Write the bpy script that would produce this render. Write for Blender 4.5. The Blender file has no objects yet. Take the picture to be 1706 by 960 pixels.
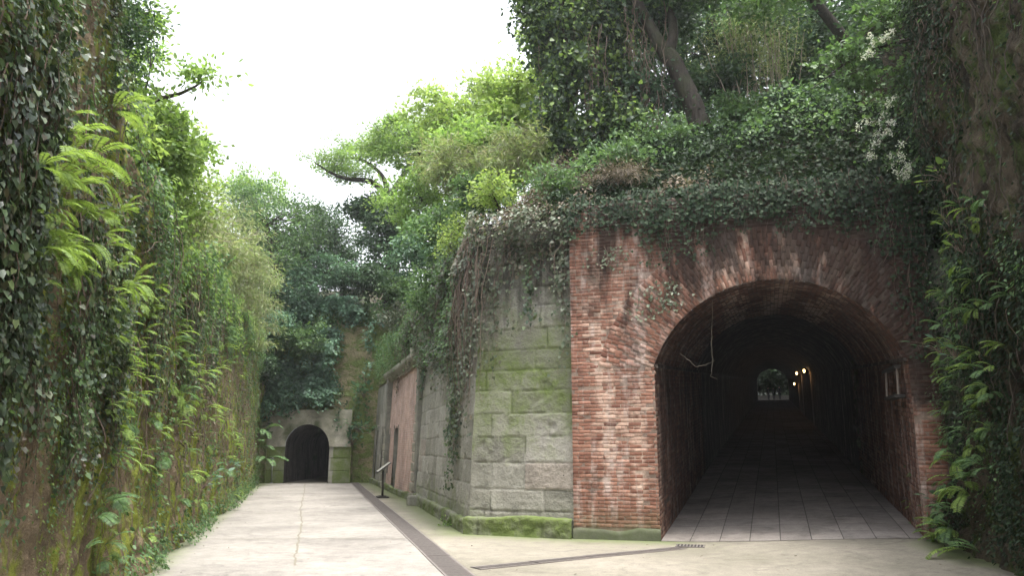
import bpy, math, random
import numpy as np
from mathutils import Vector, Matrix
R = math.radians
random.seed(7)
rng = np.random.default_rng(11)
S = bpy.context.scene
COL = S.collection

# ------------------------------------------------------------------ camera, sky, sun, exposure
F, CX, CY, EYE = 1290.0, 853.0, 480.0, 1.5
PITCH = math.atan(265.0 / F)
cam_d = bpy.data.cameras.new('camera')
cam_d.sensor_fit = 'HORIZONTAL'
cam_d.sensor_width = 36.0
cam_d.lens = 36.0 * F / 1706.0
cam_d.clip_start = 0.05
cam_d.clip_end = 2000
cam = bpy.data.objects.new('camera', cam_d)
COL.objects.link(cam)
cam.location = (0, 0, EYE)
cam.rotation_euler = (R(90) + PITCH, 0, 0)
S.camera = cam

SUN_EL, SUN_AZ = 76.0, 135.0          # azimuth from +Y, positive towards +X
W = bpy.data.worlds.new('World')
S.world = W
W.use_nodes = True
wn = W.node_tree
bg = wn.nodes['Background']
sky = wn.nodes.new('ShaderNodeTexSky')
sky.sky_type = 'NISHITA'
sky.sun_disc = False
sky.sun_elevation = R(SUN_EL)
sky.sun_rotation = R(SUN_AZ)
sky.air_density = 1.0
sky.dust_density = 5.0
sky.ozone_density = 1.0
hsv = wn.nodes.new('ShaderNodeHueSaturation')
hsv.inputs['Saturation'].default_value = 0.22
hsv.inputs['Value'].default_value = 1.0
wn.links.new(sky.outputs[0], hsv.inputs['Color'])
wn.links.new(hsv.outputs[0], bg.inputs['Color'])
bg.inputs['Strength'].default_value = 0.15
sd = bpy.data.lights.new('sun', 'SUN')
sd.energy = 1.2
sd.angle = R(12)
sd.color = (1.0, 0.96, 0.88)
sun = bpy.data.objects.new('sun', sd)
COL.objects.link(sun)
dirv = Vector((math.sin(R(SUN_AZ)) * math.cos(R(SUN_EL)), math.cos(R(SUN_AZ)) * math.cos(R(SUN_EL)), math.sin(R(SUN_EL))))
sun.rotation_euler = dirv.to_track_quat('Z', 'Y').to_euler()
sun.location = dirv * 60
S.view_settings.view_transform = 'Standard'
S.view_settings.look = 'None'
S.view_settings.exposure = 2.12
S.view_settings.gamma = 1.0
S.view_settings.use_curve_mapping = False
S.cycles.max_bounces = 7
S.cycles.diffuse_bounces = 4
S.cycles.transparent_max_bounces = 6
S.cycles.sample_clamp_indirect = 6.0

# ------------------------------------------------------------------ pixel -> place (design helper: a ray from the eye cut at a real surface)
def ray(u, v):
    x = (u - CX) / F; y = (CY - v) / F
    c, s = math.cos(PITCH), math.sin(PITCH)
    return np.array([x, c - y * s, s + y * c])
def at_y(u, v, Y):
    d = ray(u, v); t = Y / d[1]
    return np.array([d[0] * t, Y, EYE + d[2] * t])
def gnd(u, v, z=0.0):
    d = ray(u, v); t = (z - EYE) / d[2]
    return np.array([d[0] * t, d[1] * t, z])

# ------------------------------------------------------------------ noise
def _h(ix, iy, iz, seed):
    n = (ix * 374761393 + iy * 668265263 + iz * 2147483647 + seed * 1274126177) & 0xffffffff
    n = ((n ^ (n >> 13)) * 1274126177) & 0xffffffff
    n = (n ^ (n >> 16)) & 0xffffffff
    return n.astype(np.float64) / 4294967295.0
def vnoise(x, y, z=0.0, seed=0):
    x, y, z = np.broadcast_arrays(np.asarray(x, float), np.asarray(y, float), np.asarray(z, float))
    ix, iy, iz = np.floor(x).astype(np.int64), np.floor(y).astype(np.int64), np.floor(z).astype(np.int64)
    fx, fy, fz = x - ix, y - iy, z - iz
    fx, fy, fz = [f * f * (3 - 2 * f) for f in (fx, fy, fz)]
    r = 0
    for a in (0, 1):
        for b in (0, 1):
            for c in (0, 1):
                w = (fx if a else 1 - fx) * (fy if b else 1 - fy) * (fz if c else 1 - fz)
                r = r + w * _h(ix + a, iy + b, iz + c, seed)
    return r * 2 - 1
def fbm(x, y, z=0.0, oct=4, seed=0):
    r = 0; a = 0.5; f = 1.0
    for o in range(oct):
        r = r + a * vnoise(np.asarray(x) * f, np.asarray(y) * f, np.asarray(z) * f, seed + o * 17)
        a *= 0.5; f *= 2.03
    return r
def sstep(a, b, x):
    t = np.clip((np.asarray(x, float) - a) / (b - a), 0, 1)
    return t * t * (3 - 2 * t)

# ------------------------------------------------------------------ object helpers
def tag(o, label=None, cat=None, group=None, kind=None):
    if label: o['label'] = label
    if cat: o['category'] = cat
    if group: o['group'] = group
    if kind: o['kind'] = kind
    return o
def empty(name, loc=(0, 0, 0), rz=0.0):
    o = bpy.data.objects.new(name, None)
    o.empty_display_size = 0.2
    COL.objects.link(o)
    o.location = loc
    o.rotation_euler = (0, 0, rz)
    return o
def link(name, me, mats, parent=None):
    o = bpy.data.objects.new(name, me)
    COL.objects.link(o)
    for m in (mats if isinstance(mats, (list, tuple)) else [mats]):
        if m and m.name not in [x.name for x in me.materials if x]: me.materials.append(m)
    if parent: o.parent = parent
    return o
def raw_mesh(name, V, polys_loops, sizes, smooth=False, uv=None, mi=None, attrs=None):
    me = bpy.data.meshes.new(name)
    V = np.ascontiguousarray(V, dtype=np.float32)
    loops = np.ascontiguousarray(polys_loops, dtype=np.int32).ravel()
    sizes = np.ascontiguousarray(sizes, dtype=np.int32)
    me.vertices.add(len(V)); me.vertices.foreach_set('co', V.ravel())
    me.loops.add(len(loops)); me.loops.foreach_set('vertex_index', loops)
    me.polygons.add(len(sizes))
    starts = np.concatenate([[0], np.cumsum(sizes)[:-1]]).astype(np.int32)
    me.polygons.foreach_set('loop_start', starts)
    me.polygons.foreach_set('loop_total', sizes)
    if smooth: me.polygons.foreach_set('use_smooth', np.ones(len(sizes), dtype=bool))
    if mi is not None: me.polygons.foreach_set('material_index', np.asarray(mi, dtype=np.int32))
    if uv is not None:
        l = me.uv_layers.new(name='UVMap')
        l.data.foreach_set('uv', np.ascontiguousarray(np.asarray(uv, dtype=np.float32)[loops]).ravel())
    if attrs:
        for k, a in attrs.items():
            at = me.attributes.new(k, 'FLOAT', 'POINT')
            at.data.foreach_set('value', np.ascontiguousarray(a, dtype=np.float32).ravel())
    me.update(calc_edges=True)
    me.validate()
    return me
def grid(name, P, uv=None, attrs=None, smooth=True, flip=False):
    """P: (nu, nv, 3) grid of points"""
    nu, nv = P.shape[:2]
    i = np.arange(nu - 1)[:, None] * nv + np.arange(nv - 1)[None, :]
    q = np.stack([i, i + nv, i + nv + 1, i + 1], -1).reshape(-1, 4)
    if flip: q = q[:, ::-1]
    return raw_mesh(name, P.reshape(-1, 3), q, np.full(len(q), 4), smooth,
                    None if uv is None else uv.reshape(-1, 2), None,
                    None if attrs is None else {k: a.reshape(-1) for k, a in attrs.items()})
class MB:
    """collects solids into one mesh"""
    def __init__(s): s.v = []; s.f = []; s.m = []
    def add(s, verts, faces, m=0):
        b = len(s.v); s.v += [tuple(map(float, p)) for p in verts]
        for f in faces: s.f.append([b + i for i in f]); s.m.append(m)
    def box(s, c, size, rz=0.0, m=0, taper=1.0):
        hx, hy, hz = [a / 2 for a in size]
        ca, sa = math.cos(rz), math.sin(rz); P = []
        for z in (-hz, hz):
            k = taper if z > 0 else 1.0
            for x, y in ((-hx, -hy), (hx, -hy), (hx, hy), (-hx, hy)):
                x *= k; y *= k
                P.append((c[0] + x * ca - y * sa, c[1] + x * sa + y * ca, c[2] + z))
        s.add(P, [(3, 2, 1, 0), (4, 5, 6, 7), (0, 1, 5, 4), (1, 2, 6, 5), (2, 3, 7, 6), (3, 0, 4, 7)], m)
    def tube(s, pts, rad, n=8, m=0, caps=True):
        pts = [np.array(p, float) for p in pts]
        if not hasattr(rad, '__len__'): rad = [rad] * len(pts)
        b = len(s.v)
        for i, p in enumerate(pts):
            t = pts[min(i + 1, len(pts) - 1)] - pts[max(i - 1, 0)]
            t = t / (np.linalg.norm(t) + 1e-9)
            a = np.cross(t, (0, 0, 1)) if abs(t[2]) < 0.9 else np.cross(t, (0, 1, 0))
            a /= np.linalg.norm(a); c = np.cross(t, a)
            for k in range(n):
                th = 2 * math.pi * k / n
                s.v.append(tuple(p + rad[i] * (math.cos(th) * a + math.sin(th) * c)))
        for i in range(len(pts) - 1):
            for k in range(n):
                k2 = (k + 1) % n
                s.f.append([b + i * n + k, b + i * n + k2, b + (i + 1) * n + k2, b + (i + 1) * n + k]); s.m.append(m)
        if caps:
            s.f.append([b + k for k in range(n)][::-1]); s.m.append(m)
            s.f.append([b + (len(pts) - 1) * n + k for k in range(n)]); s.m.append(m)
    def build(s, name, mats, parent=None, smooth=False, bevel=0.0):
        me = bpy.data.meshes.new(name)
        me.from_pydata(s.v, [], s.f)
        me.polygons.foreach_set('material_index', np.array(s.m, dtype=np.int32))
        if smooth: me.polygons.foreach_set('use_smooth', np.ones(len(s.f), dtype=bool))
        me.update()
        o = link(name, me, mats, parent)
        if bevel:
            b = o.modifiers.new('bevel', 'BEVEL'); b.width = bevel; b.segments = 2; b.limit_method = 'ANGLE'
        return o
def tubes_mesh(name, paths, n=5):
    """many thin tubes, vectorised per path; paths: list of (pts (k,3), radii (k,))"""
    V = []; Q = []; off = 0
    th = np.arange(n) * 2 * math.pi / n
    for pts, rad in paths:
        pts = np.asarray(pts, float); k = len(pts)
        t = np.gradient(pts, axis=0)
        t /= np.linalg.norm(t, axis=1, keepdims=True) + 1e-9
        ref = np.where(np.abs(t[:, 2:3]) < 0.9, np.array([[0, 0, 1.0]]), np.array([[0, 1.0, 0]]))
        a = np.cross(t, ref); a /= np.linalg.norm(a, axis=1, keepdims=True) + 1e-9
        c = np.cross(t, a)
        r = np.broadcast_to(np.asarray(rad, float), (k,))[:, None, None]
        ring = pts[:, None] + r * (np.cos(th)[None, :, None] * a[:, None] + np.sin(th)[None, :, None] * c[:, None])
        V.append(ring.reshape(-1, 3))
        i = np.arange(k - 1)[:, None] * n; j = np.arange(n)[None]; j2 = (j + 1) % n
        Q.append(np.stack([i + j, i + j2, i + n + j2, i + n + j], -1).reshape(-1, 4) + off)
        off += k * n
    V = np.concatenate(V); Q = np.concatenate(Q)
    return raw_mesh(name, V, Q, np.full(len(Q), 4), True)

# leaf outlines in the leaf's own frame: x across, y along, z fold
LEAF = {
    'ivy':   (np.array([[0, 0, 0], [-.42, -.06, .10], [-.46, .38, .12], [0, 1, 0], [.46, .38, .12], [.42, -.06, .10]]), [[0, 3, 2, 1], [0, 5, 4, 3]]),
    'oval':  (np.array([[0, 0, 0], [-.26, .25, .07], [-.24, .62, .06], [0, 1, -.03], [.24, .62, .06], [.26, .25, .07]]), [[0, 3, 2, 1], [0, 5, 4, 3]]),
    'small': (np.array([[0, 0, 0], [-.28, .45, .05], [0, 1, 0], [.28, .45, .05]]), [[0, 3, 2, 1]]),
    'blade': (np.array([[0, 0, 0], [-.07, .4, .02], [0, 1, -.1], [.07, .4, .02]]), [[0, 3, 2, 1]]),
    'star':  (np.array([[0, 0, 0], [-.5, .25, .03], [-.16, .42, 0], [-.36, .85, .02], [0, .62, 0], [0, 1.1, -.03], [.16, .42, 0], [.5, .25, .03], [.36, .85, .02]]),
              [[0, 2, 1, 0], [0, 4, 3, 2], [0, 6, 5, 4], [0, 7, 6, 0]]),
}
LEAF['star'] = (np.array([[0, 0, 0], [-.5, .2, .05], [-.14, .4, 0], [-.38, .85, .03], [0, .6, 0], [0, 1.1, -.03], [.38, .85, .03], [.14, .4, 0], [.5, .2, .05]]),
                [[0, 4, 2, 1], [0, 8, 7, 4], [2, 4, 5, 3], [4, 7, 6, 5]])
def unit(a):
    return a / (np.linalg.norm(a, axis=-1, keepdims=True) + 1e-9)
def leaves_mesh(name, P, tip, nrm, size, shape='small'):
    P = np.asarray(P, float); n = len(P)
    tip = unit(tip); x = unit(np.cross(tip, nrm)); z = np.cross(x, tip)
    base, faces = LEAF[shape]
    k = len(base)
    size = np.broadcast_to(np.asarray(size, float), (n,))[:, None, None]
    V = P[:, None] + size * (base[None, :, 0:1] * x[:, None] + base[None, :, 1:2] * tip[:, None] + base[None, :, 2:3] * z[:, None])
    fq = np.array(faces)
    Q = (fq[None] + (np.arange(n) * k)[:, None, None]).reshape(-1, 4)
    return raw_mesh(name, V.reshape(-1, 3), Q, np.full(len(Q), 4), False)
def rnd_dirs(n, bias=(0, 0, 0), k=1.0):
    d = rng.normal(size=(n, 3)) * k + np.array(bias)
    return unit(d)

# ------------------------------------------------------------------ materials
def new_mat(name):
    m = bpy.data.materials.new(name); m.use_nodes = True
    nt = m.node_tree
    return m, nt, nt.nodes['Principled BSDF'], nt.nodes['Material Output']
def nd(nt, t, **kw):
    n = nt.nodes.new(t)
    for k, v in kw.items(): setattr(n, k, v)
    return n
def noise(nt, vec, scale, detail=5, rough=0.6, dist=0.0):
    n = nd(nt, 'ShaderNodeTexNoise')
    n.inputs['Scale'].default_value = scale; n.inputs['Detail'].default_value = detail
    n.inputs['Roughness'].default_value = rough; n.inputs['Distortion'].default_value = dist
    if vec is not None: nt.links.new(vec, n.inputs['Vector'])
    return n.outputs['Fac']
def ramp(nt, fac, stops):
    r = nd(nt, 'ShaderNodeValToRGB'); el = r.color_ramp.elements
    while len(el) > 1: el.remove(el[-1])
    el[0].position = stops[0][0]; c = stops[0][1]
    el[0].color = (c, c, c, 1) if not hasattr(c, '__len__') else (*c, 1)
    for p, c in stops[1:]:
        e = el.new(p); e.color = (c, c, c, 1) if not hasattr(c, '__len__') else (*c, 1)
    nt.links.new(fac, r.inputs[0])
    return r.outputs[0]
def mix(nt, f, a, b, mode='MIX'):
    n = nd(nt, 'ShaderNodeMix', data_type='RGBA', blend_type=mode)
    for sock, v in ((n.inputs[0], f), (n.inputs[6], a), (n.inputs[7], b)):
        if isinstance(v, (int, float)): sock.default_value = v
        elif isinstance(v, tuple): sock.default_value = (*v, 1)
        else: nt.links.new(v, sock)
    return n.outputs[2]
def mth(nt, op, a, b=None, clamp=False):
    n = nd(nt, 'ShaderNodeMath', operation=op, use_clamp=clamp)
    for s_, v in ((n.inputs[0], a), (n.inputs[1], b)):
        if v is None: continue
        if isinstance(v, (int, float)): s_.default_value = v
        else: nt.links.new(v, s_)
    return n.outputs[0]
def scaled(nt, src, sc):
    n = nd(nt, 'ShaderNodeMapping'); n.inputs['Scale'].default_value = sc
    nt.links.new(src, n.inputs['Vector']); return n.outputs[0]
def objco(nt): return nd(nt, 'ShaderNodeTexCoord').outputs['Object']
def attr(nt, name):
    return nd(nt, 'ShaderNodeAttribute', attribute_name=name).outputs['Fac']
def bump(nt, bs, h, dist=0.02, strength=0.6):
    b = nd(nt, 'ShaderNodeBump'); b.inputs['Distance'].default_value = dist; b.inputs['Strength'].default_value = strength
    nt.links.new(h, b.inputs['Height']); nt.links.new(b.outputs[0], bs.inputs['Normal'])

def leaf_mat(name, cols, trans=0.4, rough=0.45, spec=0.4):
    m, nt, bs, out = new_mat(name)
    g = nd(nt, 'ShaderNodeNewGeometry')
    c = ramp(nt, g.outputs['Random Per Island'], [(i / (len(cols) - 1), c) for i, c in enumerate(cols)])
    big = noise(nt, objco(nt), 0.9, 2)
    c = mix(nt, 1.0, c, ramp(nt, big, [(.3, .65), (.7, 1.25)]), 'MULTIPLY')
    nt.links.new(c, bs.inputs['Base Color'])
    bs.inputs['Roughness'].default_value = rough
    bs.inputs['Specular IOR Level'].default_value = spec
    t = nd(nt, 'ShaderNodeBsdfTranslucent')
    tc = mix(nt, 1.0, c, (1.15, 1.2, 0.72), 'MULTIPLY')
    nt.links.new(tc, t.inputs['Color'])
    mx = nd(nt, 'ShaderNodeMixShader'); mx.inputs[0].default_value = trans
    nt.links.new(bs.outputs[0], mx.inputs[1]); nt.links.new(t.outputs[0], mx.inputs[2])
    nt.links.new(mx.outputs[0], out.inputs['Surface'])
    return m
M = {}
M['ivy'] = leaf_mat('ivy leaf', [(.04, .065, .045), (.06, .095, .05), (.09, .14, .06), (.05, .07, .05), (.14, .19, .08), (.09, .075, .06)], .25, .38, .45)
M['ivy_shade'] = leaf_mat('shaded ivy leaf', [(.018, .034, .02), (.028, .05, .026), (.04, .07, .034), (.025, .036, .026), (.055, .08, .042)], .2, .6, .15)  # darker copy of the ivy, shade put into the leaf colour
M['ivy_grey'] = leaf_mat('dusty ivy leaf', [(.07, .095, .06), (.12, .15, .09), (.16, .18, .125), (.08, .11, .065), (.20, .17, .13)], .25, .45, .4)
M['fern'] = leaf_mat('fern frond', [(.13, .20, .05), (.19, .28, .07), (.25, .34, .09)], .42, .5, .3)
M['fern_dark'] = leaf_mat('shaded fern frond', [(.07, .13, .06), (.11, .19, .075), (.15, .25, .095)], .38, .5, .3)  # fern colour darkened to stand for fronds in shade
M['bright'] = leaf_mat('bright green leaf', [(.15, .25, .085), (.20, .31, .095), (.26, .37, .115), (.16, .25, .095)], .48, .5, .3)
M['lime'] = leaf_mat('lime leaf', [(.21, .31, .10), (.28, .38, .12), (.33, .42, .15)], .5, .5, .3)
M['mid'] = leaf_mat('mid green leaf', [(.075, .14, .065), (.11, .19, .085), (.15, .24, .095), (.085, .15, .085)], .4, .5, .35)
M['dark'] = leaf_mat('dark green leaf', [(.04, .075, .045), (.06, .11, .06), (.09, .15, .075), (.05, .085, .06)], .3, .5, .35)
M['teal'] = leaf_mat('blue green leaf', [(.09, .16, .11), (.12, .21, .14), (.15, .26, .165)], .35, .5, .35)
M['bamboo'] = leaf_mat('bamboo grass leaf', [(.17, .23, .10), (.23, .30, .13), (.28, .33, .17), (.30, .29, .19)], .42, .5, .3)
M['ivy_tree'] = leaf_mat('ivy tree leaf', [(.035, .06, .035), (.05, .085, .045), (.075, .12, .055), (.045, .07, .045), (.06, .10, .05), (.20, .30, .09), (.24, .34, .10)], .38, .5, .3)  # lime stops paint backlit leaves into the ivy colour
M['dead'] = leaf_mat('dead brown leaf', [(.11, .09, .07), (.18, .15, .12), (.25, .21, .175)], .2, .8, .1)
M['flower'] = leaf_mat('white petal', [(.75, .77, .74), (.85, .86, .82)], .3, .6, .2)

def bark_mat(name, a, b, moss=0.3):
    m, nt, bs, out = new_mat(name)
    co = scaled(nt, objco(nt), (6, 6, 1.2))
    n = noise(nt, co, 3, 6, .65, .6)
    c = ramp(nt, n, [(.3, a), (.7, b)])
    n2 = noise(nt, objco(nt), 1.7, 4)
    c = mix(nt, mth(nt, 'MULTIPLY', ramp(nt, n2, [(.5, 0.0), (.62, 1.0)]), moss), c, (.05, .075, .02))
    nt.links.new(c, bs.inputs['Base Color']); bs.inputs['Roughness'].default_value = .9
    bump(nt, bs, n, .03, .8)
    return m
M['bark'] = bark_mat('bark', (.022, .018, .015), (.075, .06, .048))
M['root'] = bark_mat('dark root', (.04, .03, .024), (.11, .085, .065), .3)
M['twig'] = bark_mat('pale twig', (.16, .13, .10), (.34, .29, .23), 0.1)
M['vine'] = bark_mat('dead vine', (.09, .065, .05), (.22, .16, .125), 0.1)

def rock_mat(name, a, b, mossc=(.16, .19, .035), mosscut=.52, dark=.55, streak=(2.0, 2.0, .8), bedding=0.0):
    m, nt, bs, out = new_mat(name)
    oc = objco(nt)
    n1 = noise(nt, oc, 1.3, 7, .68, .4)
    n2 = noise(nt, scaled(nt, oc, streak), 1.6, 6, .62, .7)
    n3 = noise(nt, oc, 16, 5, .7)
    c = ramp(nt, n1, [(.3, a), (.68, b)])
    n5 = noise(nt, oc, 55, 5, .75)
    c = mix(nt, .65, c, ramp(nt, n3, [(.25, .4), (.75, 1.35)]), 'MULTIPLY')
    c = mix(nt, .6, c, ramp(nt, n5, [(.3, .45), (.7, 1.35)]), 'MULTIPLY')
    ms = ramp(nt, n2, [(mosscut - .03, 0.0), (mosscut + .06, 1.0)])
    mc = mix(nt, ramp(nt, n3, [(.3, 0.0), (.7, 1.0)]), (mossc[0] * .45, mossc[1] * .5, mossc[2] * .5), mossc)
    c = mix(nt, ms, c, mc)
    n4 = noise(nt, scaled(nt, oc, (3.1, 3.1, .5)), 1.1, 5, .6, .5)
    c = mix(nt, mth(nt, 'MULTIPLY', ramp(nt, n4, [(dark, 0.0), (dark + .12, 1.0)]), .75), c, (.022, .020, .016))
    nt.links.new(c, bs.inputs['Base Color'])
    bs.inputs['Roughness'].default_value = .95; bs.inputs['Specular IOR Level'].default_value = .2
    h = mth(nt, 'ADD', mth(nt, 'MULTIPLY', n1, .6), mth(nt, 'MULTIPLY', n3, .5))
    h = mth(nt, 'ADD', h, mth(nt, 'MULTIPLY', ms, .25))
    h = mth(nt, 'ADD', h, mth(nt, 'MULTIPLY', n5, .25))
    bump(nt, bs, h, .12, 1.0)
    return m
M['rock_left'] = rock_mat('mossy tuff rock', (.12, .09, .06), (.34, .26, .17), (.30, .33, .055), .5, .58)
M['rock_end'] = rock_mat('green mossy cliff', (.24, .21, .12), (.44, .38, .23), (.24, .29, .10), .47, .62, (1.0, 1.0, 1.6))
M['rock_right'] = rock_mat('brown rock', (.05, .04, .03), (.16, .13, .09), (.09, .12, .035), .53, .52, (1.6, 1.6, .9))
M['rock_dark'] = rock_mat('darkened tunnel rock', (.05, .042, .036), (.12, .10, .085), (.05, .06, .03), .6, .5, (1, 1, 1))  # rock colour darkened so the small tunnel reads as unlit inside
M['soil'] = rock_mat('leafy soil', (.025, .02, .014), (.07, .055, .035), (.05, .08, .025), .5, .6, (1, 1, 1))

# stone blocks: attributes tint (per block), moss, stain
m, nt, bs, out = new_mat('cut stone')
oc = objco(nt)
n1 = noise(nt, oc, 2.4, 7, .65, .3); n3 = noise(nt, oc, 22, 6, .7)
c = ramp(nt, attr(nt, 'tint'), [(0, (.24, .235, .195)), (.55, (.33, .32, .275)), (.93, (.38, .365, .32)), (1, (.31, .265, .225))])
c = mix(nt, .7, c, ramp(nt, n1, [(.3, .6), (.7, 1.25)]), 'MULTIPLY')
c = mix(nt, .6, c, ramp(nt, n3, [(.25, .55), (.75, 1.25)]), 'MULTIPLY')
mf = mth(nt, 'ADD', attr(nt, 'moss'), mth(nt, 'MULTIPLY', mth(nt, 'SUBTRACT', n1, .5), 1.6))
mf = mth(nt, 'ADD', mf, mth(nt, 'MULTIPLY', mth(nt, 'SUBTRACT', n3, .5), .5))
c = mix(nt, mth(nt, 'MULTIPLY', ramp(nt, mf, [(.25, 0.0), (.8, 1.0)]), .9), c, mix(nt, n3, (.06, .095, .02), (.15, .20, .04)))
sf = mth(nt, 'ADD', attr(nt, 'stain'), mth(nt, 'MULTIPLY', mth(nt, 'SUBTRACT', noise(nt, scaled(nt, oc, (3, 3, .5)), 1.6, 6), .5), 1.3))
c = mix(nt, mth(nt, 'MULTIPLY', ramp(nt, sf, [(.3, 0.0), (.75, 1.0)]), .85), c, (.045, .042, .034))
nt.links.new(c, bs.inputs['Base Color']); bs.inputs['Roughness'].default_value = .93; bs.inputs['Specular IOR Level'].default_value = .25
bump(nt, bs, mth(nt, 'ADD', n3, mth(nt, 'MULTIPLY', n1, .6)), .03, .8)
M['stone'] = m

def brick_mat(name, c1, c2, mortar, eff=.5, stain=.5, top=None, gloss=.9, mode=None):
    m, nt, bs, out = new_mat(name)
    uv = nd(nt, 'ShaderNodeTexCoord').outputs['UV']; oc = objco(nt)
    wob = nd(nt, 'ShaderNodeTexNoise'); wob.inputs['Scale'].default_value = 9; wob.inputs['Detail'].default_value = 3
    nt.links.new(oc, wob.inputs['Vector'])
    va = nd(nt, 'ShaderNodeVectorMath', operation='MULTIPLY_ADD')
    nt.links.new(wob.outputs['Color'], va.inputs[0]); va.inputs[1].default_value = (.014, .014, 0); nt.links.new(uv, va.inputs[2])
    bt = nd(nt, 'ShaderNodeTexBrick'); bt.offset = .5
    nt.links.new(va.outputs[0], bt.inputs['Vector'])
    bt.inputs['Scale'].default_value = 1; bt.inputs['Brick Width'].default_value = .225; bt.inputs['Row Height'].default_value = .068
    bt.inputs['Mortar Size'].default_value = .006; bt.inputs['Mortar Smooth'].default_value = .3; bt.inputs['Bias'].default_value = -.1
    bt.inputs['Color1'].default_value = (*c1, 1); bt.inputs['Color2'].default_value = (*c2, 1); bt.inputs['Mortar'].default_value = (*mortar, 1)
    n1 = noise(nt, oc, 1.5, 6, .65, .4); n3 = noise(nt, oc, 26, 5, .7); n2 = noise(nt, oc, 5, 5, .65)
    base = bt.outputs['Color']
    if mode == 'unit':
        ri = nd(nt, 'ShaderNodeNewGeometry').outputs['Random Per Island']
        mid = tuple((a + b_) / 2 for a, b_ in zip(c1, c2))
        base = ramp(nt, ri, [(0, tuple(x * .75 for x in c2)), (.10, tuple((a + b_) / 2 for a, b_ in zip(c2, mid))), (.35, mid), (.7, tuple((a + b_) / 2 for a, b_ in zip(c1, mid))), (.9, tuple(min(.6, x * 1.12) for x in c1)), (.97, (c1[0] * 1.1, c1[1] * 1.3, c1[2] * 1.4)), (1, (c1[0] * 1.15, c1[1] * 1.6, c1[2] * 1.8))])
    elif mode == 'mortar':
        base = mix(nt, 0.0, mortar, mortar)
    c = mix(nt, .8, base, ramp(nt, n1, [(.3, .55), (.7, 1.3)]), 'MULTIPLY')
    c = mix(nt, .6, c, ramp(nt, n3, [(.25, .5), (.75, 1.3)]), 'MULTIPLY')
    # some bricks scrubbed pale by lime run-off, in vertical streaks
    st = noise(nt, scaled(nt, oc, (2.6, 2.6, .33)), 1.3, 6, .62, .5)
    ef = mth(nt, 'MULTIPLY', ramp(nt, st, [(.50, 0.0), (.60, 1.0)]), ramp(nt, n2, [(.40, 0.0), (.60, 1.0)]))
    pa = attr(nt, 'pale'); so_a = attr(nt, 'soot')
    if mode == 'unit':
        rb_ = mth(nt, 'FRACT', mth(nt, 'MULTIPLY', nd(nt, 'ShaderNodeNewGeometry').outputs['Random Per Island'], 17.3))
        pa = mth(nt, 'ADD', pa, mth(nt, 'MULTIPLY', mth(nt, 'SUBTRACT', rb_, .62), .75))
    c = mix(nt, mth(nt, 'MULTIPLY', ramp(nt, mth(nt, 'ADD', pa, mth(nt, 'MULTIPLY', mth(nt, 'SUBTRACT', n2, .5), 1.4)), [(.36, 0.0), (.70, 1.0)]), .85), c,
            mix(nt, 1.0, mix(nt, .6, base, (.47, .36, .29)), ramp(nt, n3, [(.25, 1.0), (.75, 1.7)]), 'MULTIPLY'))
    c = mix(nt, mth(nt, 'MULTIPLY', ef, eff), c, (.47, .38, .34))
    # soot and algae
    so = noise(nt, scaled(nt, oc, (1.9, 1.9, .6)), 1.0, 7, .68, .6)
    so = mth(nt, 'ADD', so, mth(nt, 'MULTIPLY', so_a, .2))
    if top is not None:
        z = nd(nt, 'ShaderNodeSeparateXYZ'); nt.links.new(oc, z.inputs[0])
        mr = nd(nt, 'ShaderNodeMapRange'); mr.inputs['From Min'].default_value = top[0]; mr.inputs['From Max'].default_value = top[1]
        mr.inputs['To Min'].default_value = -.03; mr.inputs['To Max'].default_value = .16
        nt.links.new(z.outputs['Z'], mr.inputs['Value'])
        so = mth(nt, 'ADD', so, mr.outputs[0])
        lo = nd(nt, 'ShaderNodeMapRange'); lo.inputs['From Min'].default_value = .55; lo.inputs['From Max'].default_value = 0
        lo.inputs['To Min'].default_value = 0; lo.inputs['To Max'].default_value = 1; nt.links.new(z.outputs['Z'], lo.inputs['Value'])
        c = mix(nt, mth(nt, 'MULTIPLY', lo.outputs[0], ramp(nt, n2, [(.35, .3), (.6, .9)])), c, (.10, .11, .05))
    c = mix(nt, mth(nt, 'MULTIPLY', ramp(nt, so, [(.48, 0.0), (.66, 1.0)]), stain), c, (.016, .012, .010))
    nt.links.new(c, bs.inputs['Base Color']); bs.inputs['Roughness'].default_value = gloss; bs.inputs['Specular IOR Level'].default_value = .25
    h = mth(nt, 'SUBTRACT', mth(nt, 'MULTIPLY', n3, .35), bt.outputs['Fac']) if not mode else mth(nt, 'MULTIPLY', n3, .8)
    bump(nt, bs, mth(nt, 'ADD', h, mth(nt, 'MULTIPLY', n2, .5)), .012, .9)
    return m
RED = ((.33, .17, .12), (.215, .096, .068), (.27, .20, .16))
M['brick'] = brick_mat('old red brick', *RED, .75, .8, (3.4, 5.7), mode='mortar')
M['brick_unit'] = brick_mat('old red brick unit', *RED, .85, .88, (3.4, 5.7), mode='unit')
M['brick_in'] = brick_mat('tunnel brick mortar', (.24, .11, .075), (.14, .055, .04), (.085, .066, .055), .5, .7, mode='mortar')  # lining colour darkened so the tunnel depth falls to black
M['brick_in_unit'] = brick_mat('tunnel brick unit', (.19, .10, .07), (.10, .048, .038), (.2, .15, .13), .5, .7, mode='unit')  # brick tones lowered, putting the dark of the tunnel into the colour
M['brick_pale'] = brick_mat('weathered pink brick', (.58, .41, .35), (.50, .33, .27), (.48, .42, .37), .6, .2)

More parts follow.
